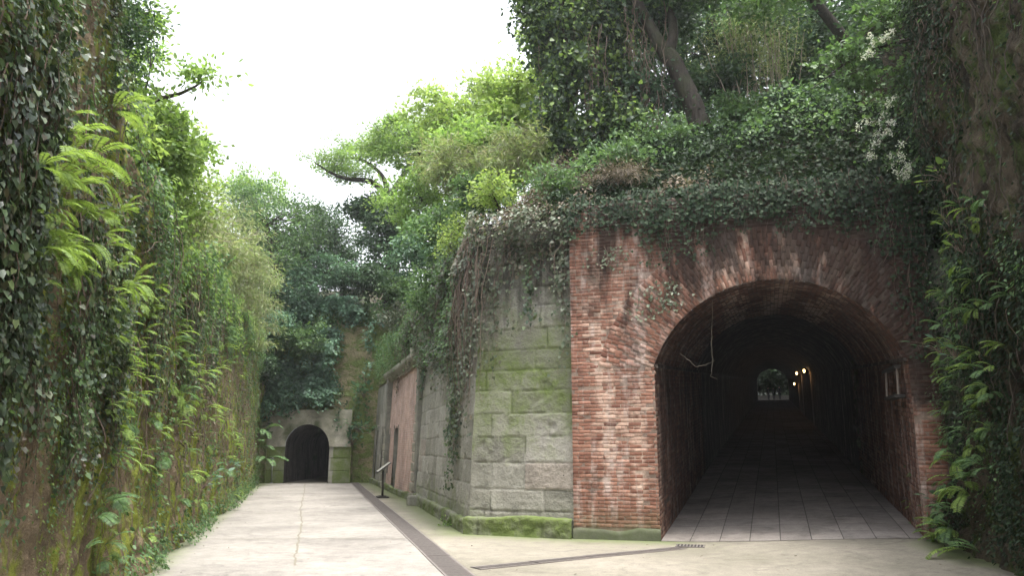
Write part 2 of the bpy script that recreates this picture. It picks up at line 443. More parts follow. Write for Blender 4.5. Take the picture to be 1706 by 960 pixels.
def concrete_mat(name, a, b, moss=.4, mossc=(.12, .15, .06), rough=.85, tile=None, scale=1.0, spec=.25):
    m, nt, bs, out = new_mat(name)
    oc = objco(nt)
    n1 = noise(nt, oc, .55 * scale, 6, .6, .3); n3 = noise(nt, oc, 45, 4, .7); n2 = noise(nt, oc, 5, 6, .7)
    c = ramp(nt, n1, [(.35, a), (.65, b)])
    c = mix(nt, .65, c, ramp(nt, n2, [(.3, .68), (.7, 1.18)]), 'MULTIPLY')
    n6 = noise(nt, oc, 1.9, 7, .72, 1.2)
    c = mix(nt, .8, c, ramp(nt, n6, [(.36, .72), (.46, 1.0), (.6, 1.04), (.68, .86)]), 'MULTIPLY')
    c = mix(nt, .5, c, ramp(nt, n3, [(.3, .6), (.7, 1.25)]), 'MULTIPLY')
    mf = mth(nt, 'ADD', attr(nt, 'moss'), mth(nt, 'MULTIPLY', mth(nt, 'SUBTRACT', n2, .5), 1.2))
    c = mix(nt, mth(nt, 'MULTIPLY', ramp(nt, mf, [(.2, 0.0), (.9, 1.0)]), moss), c, mossc)
    h = n3
    if tile:
        bt = nd(nt, 'ShaderNodeTexBrick'); bt.offset = tile[2]
        nt.links.new(nd(nt, 'ShaderNodeTexCoord').outputs['UV'], bt.inputs['Vector'])
        bt.inputs['Scale'].default_value = 1; bt.inputs['Brick Width'].default_value = tile[0]; bt.inputs['Row Height'].default_value = tile[1]
        bt.inputs['Mortar Size'].default_value = .008; bt.inputs['Mortar Smooth'].default_value = .2
        bt.inputs['Color1'].default_value = (1.1, 1.1, 1.1, 1); bt.inputs['Color2'].default_value = (.8, .8, .82, 1); bt.inputs['Mortar'].default_value = (.38, .38, .38, 1)
        c = mix(nt, 1.0, c, bt.outputs['Color'], 'MULTIPLY')
        h = mth(nt, 'SUBTRACT', mth(nt, 'MULTIPLY', n3, .3), bt.outputs['Fac'])
    nt.links.new(c, bs.inputs['Base Color']); bs.inputs['Roughness'].default_value = rough; bs.inputs['Specular IOR Level'].default_value = spec
    bump(nt, bs, h, .006, .6)
    return m
M['road'] = concrete_mat('pale concrete', (.20, .186, .17), (.295, .275, .25), .75)
M['apron'] = concrete_mat('stained concrete', (.185, .17, .135), (.265, .24, .20), .85)
M['paver'] = concrete_mat('grey pavers', (.19, .17, .155), (.28, .255, .235), .5, (.10, .09, .07), .88, (.46, .62, .0), 1.0, .1)
M['plaster'] = concrete_mat('grey plaster', (.15, .15, .125), (.26, .25, .21), .8, (.08, .10, .04), .9, None, 3)
M['portal'] = concrete_mat('weathered portal concrete', (.24, .23, .18), (.40, .375, .31), .9, (.06, .075, .03), .92, None, 3)
def plain(name, col, rough=.6, metal=0.0, emit=0.0, ecol=(1, 1, 1), var=.25):
    m, nt, bs, out = new_mat(name)
    n = noise(nt, objco(nt), 14, 5, .65)
    c = mix(nt, 1.0, col, ramp(nt, n, [(.3, 1 - var), (.7, 1 + var * .6)]), 'MULTIPLY')
    nt.links.new(c, bs.inputs['Base Color'])
    bs.inputs['Roughness'].default_value = rough; bs.inputs['Metallic'].default_value = metal
    if emit:
        bs.inputs['Emission Color'].default_value = (*ecol, 1); bs.inputs['Emission Strength'].default_value = emit
    return m
M['grate'] = plain('galvanised grating', (.17, .15, .14), .6, .2)
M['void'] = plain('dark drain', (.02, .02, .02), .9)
M['iron'] = plain('dark iron', (.05, .045, .04), .6, .3)
M['steel'] = plain('grey steel', (.30, .30, .29), .45, .5)
M['panel'] = plain('sign face', (.42, .41, .37), .5)
M['wood'] = plain('dark door wood', (.055, .045, .038), .8)
M['crack'] = plain('mossy crack', (.17, .155, .12), .95)
M['white_pipe'] = plain('white painted tube', (.62, .62, .58), .5)
M['conduit'] = plain('conduit', (.24, .20, .17), .6)
M['bulb'] = plain('lamp glow', (.9, .8, .6), .4, 0, 6, (1, .55, .2))
M['skin'] = plain('skin', (.45, .28, .20), .6)
M['cloth_dark'] = plain('dark clothing', (.025, .027, .035), .9)
M['cloth_grey'] = plain('grey clothing', (.08, .08, .085), .9)
M['hair'] = plain('black hair', (.012, .010, .010), .5)

# ------------------------------------------------------------------ walls in plan: one class for every cut face
class Face:
    """a vertical or leaning face over a plan polyline, open side to the LEFT of travel given by sgn"""
    def __init__(s, poly, height, sgn=1, amp=.15, seed=1, batter=0.0, flare=0.0, vert=1.0, norms=None):
        s.p = np.array(poly, float)
        d = np.diff(s.p, axis=0); L = np.linalg.norm(d, axis=1)
        s.cum = np.concatenate([[0], np.cumsum(L)]); s.len = s.cum[-1]
        n = np.stack([-d[:, 1], d[:, 0]], 1) / L[:, None] * sgn
        nv = np.vstack([n[:1], (n[:-1] + n[1:]) / 2, n[-1:]]); nv /= np.linalg.norm(nv, axis=1, keepdims=True)
        s.n = nv if norms is None else np.array(norms, float)
        s.h = height; s.amp = amp; s.seed = seed; s.batter = batter; s.flare = flare; s.vert = vert
    def plan(s, t):
        return np.stack([np.interp(t, s.cum, s.p[:, 0]), np.interp(t, s.cum, s.p[:, 1])], -1)
    def nrm(s, t):
        n = np.stack([np.interp(t, s.cum, s.n[:, 0]), np.interp(t, s.cum, s.n[:, 1])], -1)
        return n / np.linalg.norm(n, axis=-1, keepdims=True)
    def disp(s, t, z):
        a = fbm(t * .45, z * .28 * s.vert, 0, 3, s.seed) * 1.5 + fbm(t * 1.7, z * .8 * s.vert, 3, 4, s.seed + 5) * .7 + np.abs(fbm(t * 4, z * 3, 7, 4, s.seed + 9)) * .6 + fbm(t * 11, z * 8, 2, 3, s.seed + 3) * .16
        return a * s.amp + s.flare * np.exp(-np.maximum(z, 0) / .35) - s.batter * z
    def pt(s, t, z, off=0.0):
        t = np.asarray(t, float); z = np.asarray(z, float)
        q = s.plan(t) + s.nrm(t) * (s.disp(t, z) + off)[..., None]
        return np.concatenate([q, z[..., None]], -1)
    def top(s, t): return s.h(t) if callable(s.h) else np.full(np.shape(t), float(s.h))
    def mesh(s, name, step=.07, z0=-.15, stepz=None, t0=0, t1=None):
        t1 = s.len if t1 is None else t1
        nt_ = max(2, int((t1 - t0) / step)); tt = np.linspace(t0, t1, nt_)
        H = s.top(tt); nz = max(2, int((H.max() - z0) / (stepz or step)))
        w = np.linspace(0, 1, nz)
        Z = z0 + (H[:, None] - z0) * w[None]
        T = np.broadcast_to(tt[:, None], Z.shape)
        P = s.pt(T, Z)
        uv = np.stack([T, Z], -1)
        return grid(name, P, uv)

lw_x = lambda y: -4.40 - .2611 * (y - 9.69)
LEFT = Face([(lw_x(-3), -3), (lw_x(9.69), 9.69), (lw_x(34.6), 34.6)], None, sgn=-1, amp=.19, seed=3, flare=.10, vert=.9)
def left_h(t):
    y = np.interp(t, LEFT.cum, LEFT.p[:, 1])
    return np.interp(y, [-3, 5, 6.4, 7.6, 9.0, 11, 15.5, 24, 34], [8.5, 8.2, 7.0, 5.4, 4.6, 4.5, 4.8, 5.4, 6.0]) + .25 * fbm(t * .6, 0, 0, 3, 40)
_ld = LEFT.disp
LEFT.disp = lambda t, z: _ld(t, z) - .24          # the cut leans a little back from the road edge
LEFT.h = left_h
def left_t(y): return float(np.interp(y, LEFT.p[:, 1], LEFT.cum))
END = Face([(-14, 33.6), (-5.0, 34.0), (-3.2, 34.0)], 7.6, sgn=-1, amp=.16, seed=12, vert=1.2)
END.h = lambda t: 7.4 + .5 * fbm(np.asarray(t) * .5, 0, 0, 3, 44) 
RIGHT = Face([(4.0, -3), (4.35, 3), (5.25, 7.0), (6.15, 9.6), (7.0, 12.2), (7.9, 15), (9.0, 20)], 9.5, sgn=1, amp=.36, seed=22, flare=.12, vert=.8)
RIGHT.h = lambda t: 9.6 + .5 * fbm(np.asarray(t) * .5, 0, 0, 3, 47)

# facade frame (local x along the face, y into the hill, z up)
AZ = R(15.5)
FO = np.array([2.40, 13.07])                  # left jamb foot
FT = np.array([math.cos(AZ), -math.sin(AZ)])  # along the face, to the right
FN = np.array([math.sin(AZ), math.cos(AZ)])   # into the tunnel
FL = 1.42                                     # facade to the left of the jamb
OPEN_W = 3.90; SPR = 2.84; RISE = 1.38; FH = 5.75; FRW = .42
FLEFT = FO - FT * FL
FRIGHT = FO + FT * (OPEN_W + FRW)
C0 = np.array([-.77, 14.2]); P0 = np.array([-2.66, 21.9]); E0 = np.array([-6.0, 33.9])

# ------------------------------------------------------------------ ground
def gh(x, y):
    return .15 * sstep(2.3, 6.2, x) * sstep(8.5, 12, y) + .012 * fbm(np.asarray(x) * .4, np.asarray(y) * .4, 0, 2, 71)
def flat(name, xs, ys, z, mat, label_kind='structure', parent=None, mossf=None, uvrot=0.0, hole=None):
    X, Y = np.meshgrid(xs, ys, indexing='ij')
    P = np.stack([X, Y, gh(X, Y) + z], -1)
    ca, sa = math.cos(uvrot), math.sin(uvrot)
    uv = np.stack([X * ca - Y * sa, X * sa + Y * ca], -1)
    me = grid(name, P, uv, {'moss': mossf(X, Y) if mossf else np.zeros_like(X)})
    o = link(name, me, mat, parent)
    return tag(o, kind=label_kind)
xs = np.concatenate([[-260, -100, -40], np.linspace(-16, 12, 57), [40, 100, 260]])
ys = np.concatenate([[-260, -100, -20], np.linspace(-5, 40, 91), [60, 140, 260]])
flat('ground', xs, ys, -.02, M['soil'])
# road: quad-mapped strip between the left rock wall and the grated drain
def strip(name, a0, a1, b0, b1, nu, nv, z, mat, mossf=None, parent=None, kind='structure'):
    """bilinear patch a0-a1 (near edge), b0-b1 (far edge)"""
    u = np.linspace(0, 1, nu)[:, None, None]; v = np.linspace(0, 1, nv)[None, :, None]
    a0, a1, b0, b1 = [np.array(q, float) for q in (a0, a1, b0, b1)]
    Q = (a0 * (1 - u) + a1 * u) * (1 - v) + (b0 * (1 - u) + b1 * u) * v
    X, Y = Q[..., 0], Q[..., 1]
    P = np.stack([X, Y, gh(X, Y) + z], -1)
    d = (b0 + b1 - a0 - a1); d /= np.linalg.norm(d)
    uv = np.stack([X * d[1] - Y * d[0], X * d[0] + Y * d[1]], -1)
    o = link(name, grid(name, P, uv, {'moss': mossf(X, Y) if mossf else np.zeros_like(X)}), mat, parent)
    return tag(o, kind=kind) if kind else o
D1a, D1b = gnd(590, 805)[:2], gnd(766, 960)[:2]
ddir = (D1a - D1b) / np.linalg.norm(D1a - D1b); dn = np.array([ddir[1], -ddir[0]])
Dn = D1b - ddir * 12.0; Df = D1a + ddir * .2
def moss_left(X, Y):
    dl = X - (-4.40 - .2611 * (Y - 9.69))
    return np.clip(.85 - dl / .55, 0, 1) + .45 * sstep(29, 33, Y) * sstep(1.2, .3, dl)
road = strip('road', (lw_x(Dn[1]) - .3, Dn[1] - .5), Dn - dn * .17, (lw_x(33.9) - .3, 34.05), (Df - dn * .17), 60, 160, 0, M['road'], moss_left)
def wall_dist(X, Y):
    def seg(a, b):
        a = np.array(a); b = np.array(b); d = b - a; L = d @ d
        t = np.clip(((X - a[0]) * d[0] + (Y - a[1]) * d[1]) / L, 0, 1)
        return np.hypot(X - a[0] - t * d[0], Y - a[1] - t * d[1])
    return np.minimum.reduce([seg(FLEFT, C0), seg(C0, P0), seg(P0, E0), seg(FLEFT, FO)])
def moss_apron(X, Y):
    w = wall_dist(X, Y)
    m_ = np.clip(.75 - w / .9, 0, 1) + .25 * sstep(2.2, .8, w)
    rd = np.hypot((X - 6.3), (Y - 10.8) * .6)
    return m_ + 1.1 * sstep(1.1, .2, rd)
strip('apron', Dn + dn * .17, (12, Dn[1] + 2), Df + dn * .17, (3.5, 34.3), 110, 170, .0, M['apron'], moss_apron)
# the mossy crack that wanders down the road
cr = [gnd(u, v)[:2] for u, v in ((508, 807), (505, 830), (500, 850), (503, 872), (497, 900), (492, 925), (493, 945))]
cp = []
for i in range(len(cr) - 1):
    for k in range(10):
        q = cr[i] + (cr[i + 1] - cr[i]) * k / 10
        cp.append(q + np.array([.05 * float(fbm(q[1] * 3, 1, 0, 3, 5)), 0]))
cp = np.array(cp); wv = .012 + .014 * np.abs(fbm(cp[:, 1] * 2, 5, 0, 3, 6))
G = np.stack([cp - np.array([1, 0]) * wv[:, None], cp + np.array([1, 0]) * wv[:, None]], 0)
Pc = np.concatenate([G, (gh(G[..., 0], G[..., 1]) + .004)[..., None]], -1)
link('crack', grid('crack', Pc), M['crack'], road)
# transverse expansion joints
def joint(Y, x0, x1, w=.016, sl=0.0, mat=None):
    x = np.linspace(x0, x1, 30)
    y = Y + sl * (x - x0)
    G = np.stack([np.stack([x, y - w], -1), np.stack([x, y + w], -1)], 0)
    Pj = np.concatenate([G, (gh(G[..., 0], G[..., 1]) + .004)[..., None]], -1)
    link('expansion_joint', grid('expansion_joint', Pj), mat or M['crack'], road)
for Yj in (13.4, 18.5, 24, 29):
    joint(Yj, lw_x(Yj) + .2, D1b[0] + (Yj - D1b[1]) * ddir[0] / ddir[1] - .2)

# grated drains: frame, recessed channel, grating
def drain(name, a, b, w, label, gl=1.0):
    a = np.array(a); b = np.array(b); L = np.linalg.norm(b - a); d = (b - a) / L; n = np.array([d[1], -d[0]])
    rz = math.atan2(d[1], d[0])
    root = empty(name, (a[0], a[1], 0)); tag(root, label, 'drain', 'grated drains in the concrete')
    fr = MB(); gr = MB(); ch = MB(); 
    k = int(L / gl) + 1; step = L / k
    for i in range(k):
        c = a + d * (i + .5) * step; z = float(gh(*c)); loc = c - a
        for s_ in (-1, 1):
            q = loc + n * s_ * (w / 2 + .012)
            fr.box((q[0], q[1], z + .003), (step, .03, .014), rz)
        ch.box((loc[0], loc[1], z - .004), (step, w, .01), rz)
        q = loc
        for s_ in (-w / 2 + .012, w / 2 - .012):
            qq = loc + n * s_; gr.box((qq[0], qq[1], z + .004), (step - .02, .022, .008), rz)
        nb = int(step / .042)
        for j in range(nb):
            qq = loc + d * ((j + .5) / nb - .5) * (step - .01)
            gr.box((qq[0], qq[1], z + .0065), (.019, w - .01, .009), rz)
    ch.build('channel', M['void'], root); fr.build('frame', M['grate'], root); gr.build('grating', M['grate'], root)
    return root
drain('drain', Dn, Df, .30, 'long grey grated drain running down the road to the small far tunnel')
dq0 = gnd(792, 948)[:2]; dq1 = gnd(1135, 914.5)[:2]
drain('drain', dq0, dq1, .20, 'short grated drain crossing from the long drain towards the brick tunnel mouth')
inl = gnd(1150, 912)[:2]
rt = empty('drain_inlet', (inl[0], inl[1], float(gh(*inl))), -AZ)
tag(rt, 'small dark rectangular drain grate by the left foot of the brick tunnel', 'drain grate')
mb = MB(); mb.box((0, 0, .0), (.42, .30, .012)); mb.build('pit', M['void'], rt)
mb = MB()
for y_ in (-.145, .145): mb.box((0, y_, .008), (.44, .025, .012))
for x_ in np.linspace(-.2, .2, 9): mb.box((x_, 0, .009), (.022, .27, .01))
mb.build('grating', M['grate'], rt)

# ------------------------------------------------------------------ brick tunnel portal
SLOPE = .078
portal = empty('tunnel_portal', (FO[0], FO[1], 0), -AZ)
tag(portal, 'large old red brick tunnel portal with wide arched mouth and ivy over its top', 'tunnel')
SKEW = .052
def fw(x, y, z):           # facade local -> world, following the slightly skewed tunnel
    x = x + SKEW * max(y, 0)
    p = FO + FT * x + FN * y
    return np.array([p[0], p[1], z])
a_ = OPEN_W / 2; xc = a_
RC = (a_ ** 2 + RISE ** 2) / (2 * RISE); ZC = SPR + RISE - RC
def arch(th, r=0.0):
    """circular segment, th 0..pi from right springing to left springing, r out from the soffit"""
    ph = np.arcsin((SPR - ZC) / (RC + r)); ang = ph + (np.pi - 2 * ph) * np.asarray(th, float) / np.pi
    return xc + (RC + r) * np.cos(ang), ZC + (RC + r) * np.sin(ang)
def fsurf(x, z):
    return .018 * fbm(x * 1.2, z * 1.2, 0, 4, 33) - .012
def pale_soot(X, Z):
    pale = 0 * X
    for (x_, z_, rx_, rz_, a_s) in PALES: pale = pale + a_s * np.exp(-((X - x_) / rx_) ** 2 - ((Z - z_) / rz_) ** 2)
    soot = 1.35 * sstep(1.6, 4.0, X) * sstep(1.5, 3.2, Z) + .5 * sstep(3.5, 4.2, X) + .8 * sstep(4.6, 5.6, Z) * sstep(-.6, .6, X) - .8 * sstep(.3, -.6, X) * sstep(3.6, 2.2, Z) + 1.2 * np.exp(-((X + 1.1) / .16) ** 2 - ((Z - 1.0) / .5) ** 2)
    return pale, soot
def patch(name, X, Z, U, V, mat, parent, y=0.0, w=None):
    Y = y + fsurf(X, Z) * (1 if w is None else w)
    global PALES
    PALES = ((1.35, 4.55, .22, .45, .9), (1.62, 4.75, .10, .5, .7), (2.25, 4.6, .25, .5, 1.0), (3.0, 4.35, .22, .42, .85), (3.3, 4.5, .10, .35, .8), (-.95, 4.9, .12, .9, .7), (-1.15, 3.6, .15, .8, .45), (-.55, 3.9, .25, .5, .45),
                                    (-.8, 1.8, .16, 1.3, .8), (-.3, 1.2, .13, 1.1, .8), (-.95, 3.1, .1, .7, .8), (-.1, 2.9, .1, .5, .4), (-.45, 2.2, .3, .8, .35), (-1.2, 2.2, .15, .6, .3), (.5, 4.0, .25, .35, .3))
    pale, soot = pale_soot(X, Z)
    return link(name, grid(name, np.stack([X, Y, Z], -1), np.stack([U, V], -1), {'pale': pale, 'soot': soot}), mat, parent)
RT = .92
NA = 97
th = np.linspace(0, math.pi, NA)
xi, zi = arch(th); arc = np.concatenate([[0], np.cumsum(np.hypot(np.diff(xi), np.diff(zi)))])
rr = np.linspace(0, 1, 15)
xo, zo = arch(th, RT)
# ring flush with the face (grid edge-to-edge with the spandrel patch)
zo = np.minimum(zo, FH - .12)
xo = np.clip(xo, -FL + .35, OPEN_W + FRW - .02)
Xr = xi[:, None] * (1 - rr) + xo[:, None] * rr; Zr = zi[:, None] * (1 - rr) + zo[:, None] * rr
patch('arch_ring', Xr, Zr, np.broadcast_to(rr[None] * RT, Xr.shape), np.broadcast_to(arc[:, None], Xr.shape) * 1.12, M['brick'], portal, -.004)
# spandrel: from ring outer edge to the face border
rs = np.linspace(0, 1, 12)
bx = np.empty(NA); bz = np.empty(NA)
xmin, xmax = -FL, OPEN_W + FRW
for i in range(NA):
    dx, dz = xo[i] - xc, max(zo[i] - SPR, 1e-6)
    ts = []
    if dx > 1e-6: ts.append((xmax - xc) / dx)
    if dx < -1e-6: ts.append((xmin - xc) / dx)
    ts.append((FH - SPR) / dz)
    k = max(1.0, min(ts)); bx[i] = xc + dx * k; bz[i] = SPR + dz * k
bz[0] = bz[-1] = SPR
# snap the two nearest samples to the top corners
for cx_ in (xmin, xmax):
    j = int(np.argmin(np.hypot(bx - cx_, bz - FH))); bx[j] = cx_; bz[j] = FH
rs = np.linspace(0, 1, 26)
Xs = xo[:, None] * (1 - rs) + bx[:, None] * rs; Zs = zo[:, None] * (1 - rs) + bz[:, None] * rs
patch('brick_facade', Xs, Zs, Xs, Zs, M['brick'], portal)
# jambs below springing
def rect(x0, x1, z0, z1, nx, nz, name, mat, parent, **k):
    x = np.linspace(x0, x1, nx)[:, None]; z = np.linspace(z0, z1, nz)[None]
    X = np.broadcast_to(x, (nx, nz)); Z = np.broadcast_to(z, (nx, nz))
    return patch(name, X, Z, X, Z, mat, parent, **k)
rect(-FL, 0, -.1, SPR, 22, 44, 'brick_pier', M['brick'], portal)
rect(OPEN_W, OPEN_W + FRW, -.1, SPR, 8, 44, 'brick_pier', M['brick'], portal)
# left return of the facade where it stands proud of the stone wall
mb = MB(); mb.add([(-FL, 0.0, -.1), (-FL, .6, -.1), (-FL, .6, FH), (-FL, 0.0, FH)], [(0, 1, 2, 3)]); mb.build('side_return', M['brick'], portal)
def bricks(name, P, U, V, N, A, B, prot, mat, parent):
    """one chamfered brick per point: half sizes A along U and B along V, standing prot out along N"""
    P, U, V, N = [np.asarray(a, float) for a in (P, U, V, N)]; n = len(P)
    A = np.broadcast_to(A, (n,)); B = np.broadcast_to(B, (n,)); prot = np.broadcast_to(prot, (n,))
    ch = np.minimum(.0045, B * .2); out = []
    tilt = rng.normal(size=(n, 2)) * .0012
    for (da, db_, dn_) in ((0, 0, -.03), (0, 0, -.0022), (1, 1, 0.0)):
        for sa, sb in ((-1, -1), (1, -1), (1, 1), (-1, 1)):
            a = sa * (A - ch * da) + rng.normal(size=n) * .0018; b_ = sb * (B - ch * db_) + rng.normal(size=n) * .0014
            out.append(P + U * a[:, None] + V * b_[:, None] + N * ((prot + dn_ + tilt[:, 0] * sa + tilt[:, 1] * sb) if dn_ > -.02 else (0 * prot + dn_))[:, None])
    W_ = np.stack(out, 1)
    q = []
    for r_ in (0, 4):
        for k in range(4): q.append([r_ + k, r_ + (k + 1) % 4, r_ + 4 + (k + 1) % 4, r_ + 4 + k])
    q.append([8, 9, 10, 11])
    Q = (np.array(q)[None] + (np.arange(n) * 12)[:, None, None]).reshape(-1, 4)
    flat_ = W_.reshape(-1, 3)
    pl, so_ = pale_soot(flat_[:, 0], flat_[:, 2])
    return link(name, raw_mesh(name, flat_, Q, np.full(len(Q), 4), False, None, None, {'pale': pl, 'soot': so_ if mat is M['brick_unit'] else so_ * 0}), mat, parent)
BWD, BHT, JT = .212, .061, .009
def prots(n): 
    p_ = .0035 + rng.normal(size=n) * .0016; k = rng.random(n); p_[k < .03] -= .014; p_[k > .98] += .006
    return p_
def in_ring(X, Z):
    return (Z > SPR) & (np.hypot(X - xc, Z - ZC) < RC + RT)
cs = []
row = 0; z_ = .20
while z_ < FH - .03:
    off_ = (row % 2) * BWD / 2 + .01 * math.sin(row * 3.1); header = row % 4 == 2
    w_ = BWD / 2 if header else BWD
    for x_ in np.arange(-FL - w_ + (off_ % w_), OPEN_W + FRW + w_, w_):
        x0_, x1_ = x_ + JT / 2, x_ + w_ - JT / 2
        x0_ = max(x0_, -FL + .003); x1_ = min(x1_, OPEN_W + FRW - .003)
        if z_ < SPR: 
            if x0_ < 0 < x1_ : x1_ = -.002
            elif x0_ >= 0 and x1_ <= OPEN_W: continue
            elif x0_ < OPEN_W < x1_: x0_ = OPEN_W + .002
        if x1_ - x0_ < .03: continue
        cs.append(((x0_ + x1_) / 2, z_ + BHT / 2 - JT / 2, (x1_ - x0_) / 2))
    row += 1; z_ += BHT
cs = np.array(cs); cs = cs[~in_ring(cs[:, 0], cs[:, 1] - .0)]
kx, kz = cs[:, 0], cs[:, 1]; nb_ = len(cs)
o3 = lambda v, n: np.broadcast_to(np.array(v, float), (n, 3))
bricks('facing_bricks', np.stack([kx, fsurf(kx, kz) - .0, kz], -1), o3((1, 0, 0), nb_), o3((0, 0, 1), nb_), o3((0, -1, 0), nb_), cs[:, 2], (BHT - JT) / 2, prots(nb_), M['brick_unit'], portal)
# four rings of radial bricks round the arch
ths_ = np.linspace(.0, math.pi, 4001)
vb = []
xx_, zz_ = arch(ths_, RT * .4); L_ = np.concatenate([[0], np.cumsum(np.hypot(np.diff(xx_), np.diff(zz_)))])
nn_ = int(L_[-1] / .066); tk = np.interp((np.arange(nn_) + .5) / nn_ * L_[-1], L_, ths_)
dth = (tk[2] - tk[0]) / 2
for i in range(nn_):
    cuts = [0, .25, .5, .75, 1.0] if i % 2 else [0, .125, .375, .625, .875, 1.0]
    cuts = [cuts[0]] + [c_ + random.uniform(-.012, .012) for c_ in cuts[1:-1]] + [cuts[-1]]
    for c0_, c1_ in zip(cuts[:-1], cuts[1:]):
        rm = RT * (c0_ + c1_) / 2
        x1_, z1_ = arch(tk[i], rm); xa_, za_ = arch(tk[i] - dth / 2, rm); xb_, zb_ = arch(tk[i] + dth / 2, rm)
        tx = np.array([xb_ - xa_, 0, zb_ - za_]); w_ = np.linalg.norm(tx); tx = tx / w_
        if z1_ < FH - .1 and -FL + .05 < x1_ < OPEN_W + FRW - .04:
            vb.append((x1_, z1_, *tx, tx[2], 0, -tx[0], w_, RT * (c1_ - c0_) / 2 - .004))
vb = np.array(vb); nv_ = len(vb)
bricks('arch_bricks', np.stack([vb[:, 0], fsurf(vb[:, 0], vb[:, 1]) - .006, vb[:, 1]], -1), vb[:, 5:8], vb[:, 2:5], o3((0, -1, 0), nv_), vb[:, 9], vb[:, 8] / 2 - .004, prots(nv_) + .006, M['brick_unit'], portal)
# worn concrete skirting at the foot of the left pier
X = np.linspace(-FL - .01, .012, 40)[:, None]; Zb = np.linspace(-.05, .22, 10)[None]
Xb = np.broadcast_to(X, (40, 10)); Zb = np.broadcast_to(Zb, (40, 10))
Yb = -.035 + .012 * fbm(Xb * 5, Zb * 5, 0, 3, 8) + .05 * sstep(.12, .22, Zb + .05 * fbm(Xb * 3, 0, 0, 3, 9))
link('skirting', grid('skirting', np.stack([Xb, Yb, Zb], -1), np.stack([Xb, Zb], -1), {'moss': np.full(Xb.shape, .75)}), M['plaster'], portal)

# lining: walls and vault, rising gently into the hill
TL = 96.0
ly = np.concatenate([np.linspace(0, 8, 60), np.linspace(8.3, 30, 60), np.linspace(31, TL, 60)])
def lining(name, xp, zp, lenp, mat, seed):
    """profile (x,z) swept along y"""
    X = np.broadcast_to(xp[:, None], (len(xp), len(ly))); Z0 = np.broadcast_to(zp[:, None], X.shape)
    Y = np.broadcast_to(ly[None], X.shape)
    Z = Z0 + SLOPE * Y
    k = sstep(0, .15, Y)
    nx_ = .014 * fbm(Y * 1.3, Z0 * 1.5, 0, 3, seed) * k * sstep(60, 12, Y)
    cx2 = X - xc; cz = Z0 - SPR
    L = np.hypot(cx2, np.maximum(cz, 0)) + 1e-6
    X2 = X - nx_ * cx2 / L; Z2 = Z - nx_ * np.maximum(cz, 0) / L
    U = Y; V = np.broadcast_to(lenp[:, None], X.shape)
    X2 = X2 + SKEW * Y
    return link(name, grid(name, np.stack([X2, Y, Z2], -1), np.stack([U, V], -1)), mat, portal)
zw = np.linspace(-.15, SPR, 34)
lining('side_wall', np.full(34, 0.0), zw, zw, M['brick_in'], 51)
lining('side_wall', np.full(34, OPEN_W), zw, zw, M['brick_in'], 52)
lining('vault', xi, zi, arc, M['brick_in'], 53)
def lining_bricks(profile, nrm_, lens, depth, name):
    """courses run along the tunnel; profile(s) gives x, z on the cross-section, nrm_(s) the inward normal"""
    total = lens; nr = int(total / .0765); cl_ = []
    for r_ in range(nr):
        s__ = (r_ + .5) * total / nr; x_, z_ = profile(s__); n_ = nrm_(s__)
        for y_ in np.arange(-(r_ % 2) * BWD / 2, depth, BWD):
            y0_, y1_ = max(y_ + JT / 2, .002), y_ + BWD - JT / 2
            if y1_ - y0_ > .03: cl_.append((x_, (y0_ + y1_) / 2, z_, n_[0], n_[1], (y1_ - y0_) / 2))
    c_ = np.array(cl_); n = len(c_)
    z_ = c_[:, 2] + SLOPE * c_[:, 1]
    yv = c_[:, 1]
    nxx = .014 * fbm(yv * 1.3, c_[:, 2] * 1.5, 0, 3, 51 if name == 'l' else (52 if name == 'r' else 53)) * sstep(0, .15, yv)
    P = np.stack([c_[:, 0] + c_[:, 3] * nxx + SKEW * yv, yv, z_ + c_[:, 4] * nxx], -1)
    N_ = np.stack([c_[:, 3], 0 * yv, c_[:, 4]], -1); U_ = unit_(np.tile(np.array([[SKEW, 1, SLOPE]]), (n, 1))); V_ = np.cross(N_, U_)
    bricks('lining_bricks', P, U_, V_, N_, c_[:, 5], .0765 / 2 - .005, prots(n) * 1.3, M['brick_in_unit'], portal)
unit_ = lambda a: a / np.linalg.norm(a, axis=-1, keepdims=True)
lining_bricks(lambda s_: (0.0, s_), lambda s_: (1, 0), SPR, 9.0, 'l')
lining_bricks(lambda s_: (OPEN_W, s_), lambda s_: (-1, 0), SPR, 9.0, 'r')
def vprof(s_): return float(np.interp(s_, arc, xi)), float(np.interp(s_, arc, zi))
def vnrm(s_):
    a0_, a1_ = np.array(vprof(max(0, s_ - .05))), np.array(vprof(min(arc[-1], s_ + .05))); t_ = (a1_ - a0_) / np.linalg.norm(a1_ - a0_)
    return (-t_[1], t_[0]) if (-t_[1] * (xc - vprof(s_)[0]) + t_[0] * (SPR - vprof(s_)[1])) > 0 else (t_[1], -t_[0])
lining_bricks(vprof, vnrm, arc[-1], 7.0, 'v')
# floor of large pavers
nx_, ny_ = 24, 120
fx = np.linspace(0, OPEN_W, nx_)[:, None]; fy = np.concatenate([np.linspace(-.02, 6, 60), np.linspace(6.4, TL, 60)])[None]
FX = np.broadcast_to(fx, (nx_, ny_)); FY = np.broadcast_to(fy, (nx_, ny_))
FX0 = FX; FX = FX + SKEW * np.maximum(FY, 0)
Wp = FO[None, None] + FX[..., None] * FT + FY[..., None] * FN
FZ = gh(Wp[..., 0], Wp[..., 1]) * 1.0 + SLOPE * np.maximum(FY, 0) + .006
tf = link('tunnel_floor', grid('tunnel_floor', np.stack([FX, FY, FZ], -1), np.stack([FX0, FY], -1), {'moss': np.zeros(FX.shape)}), M['paver'], portal)
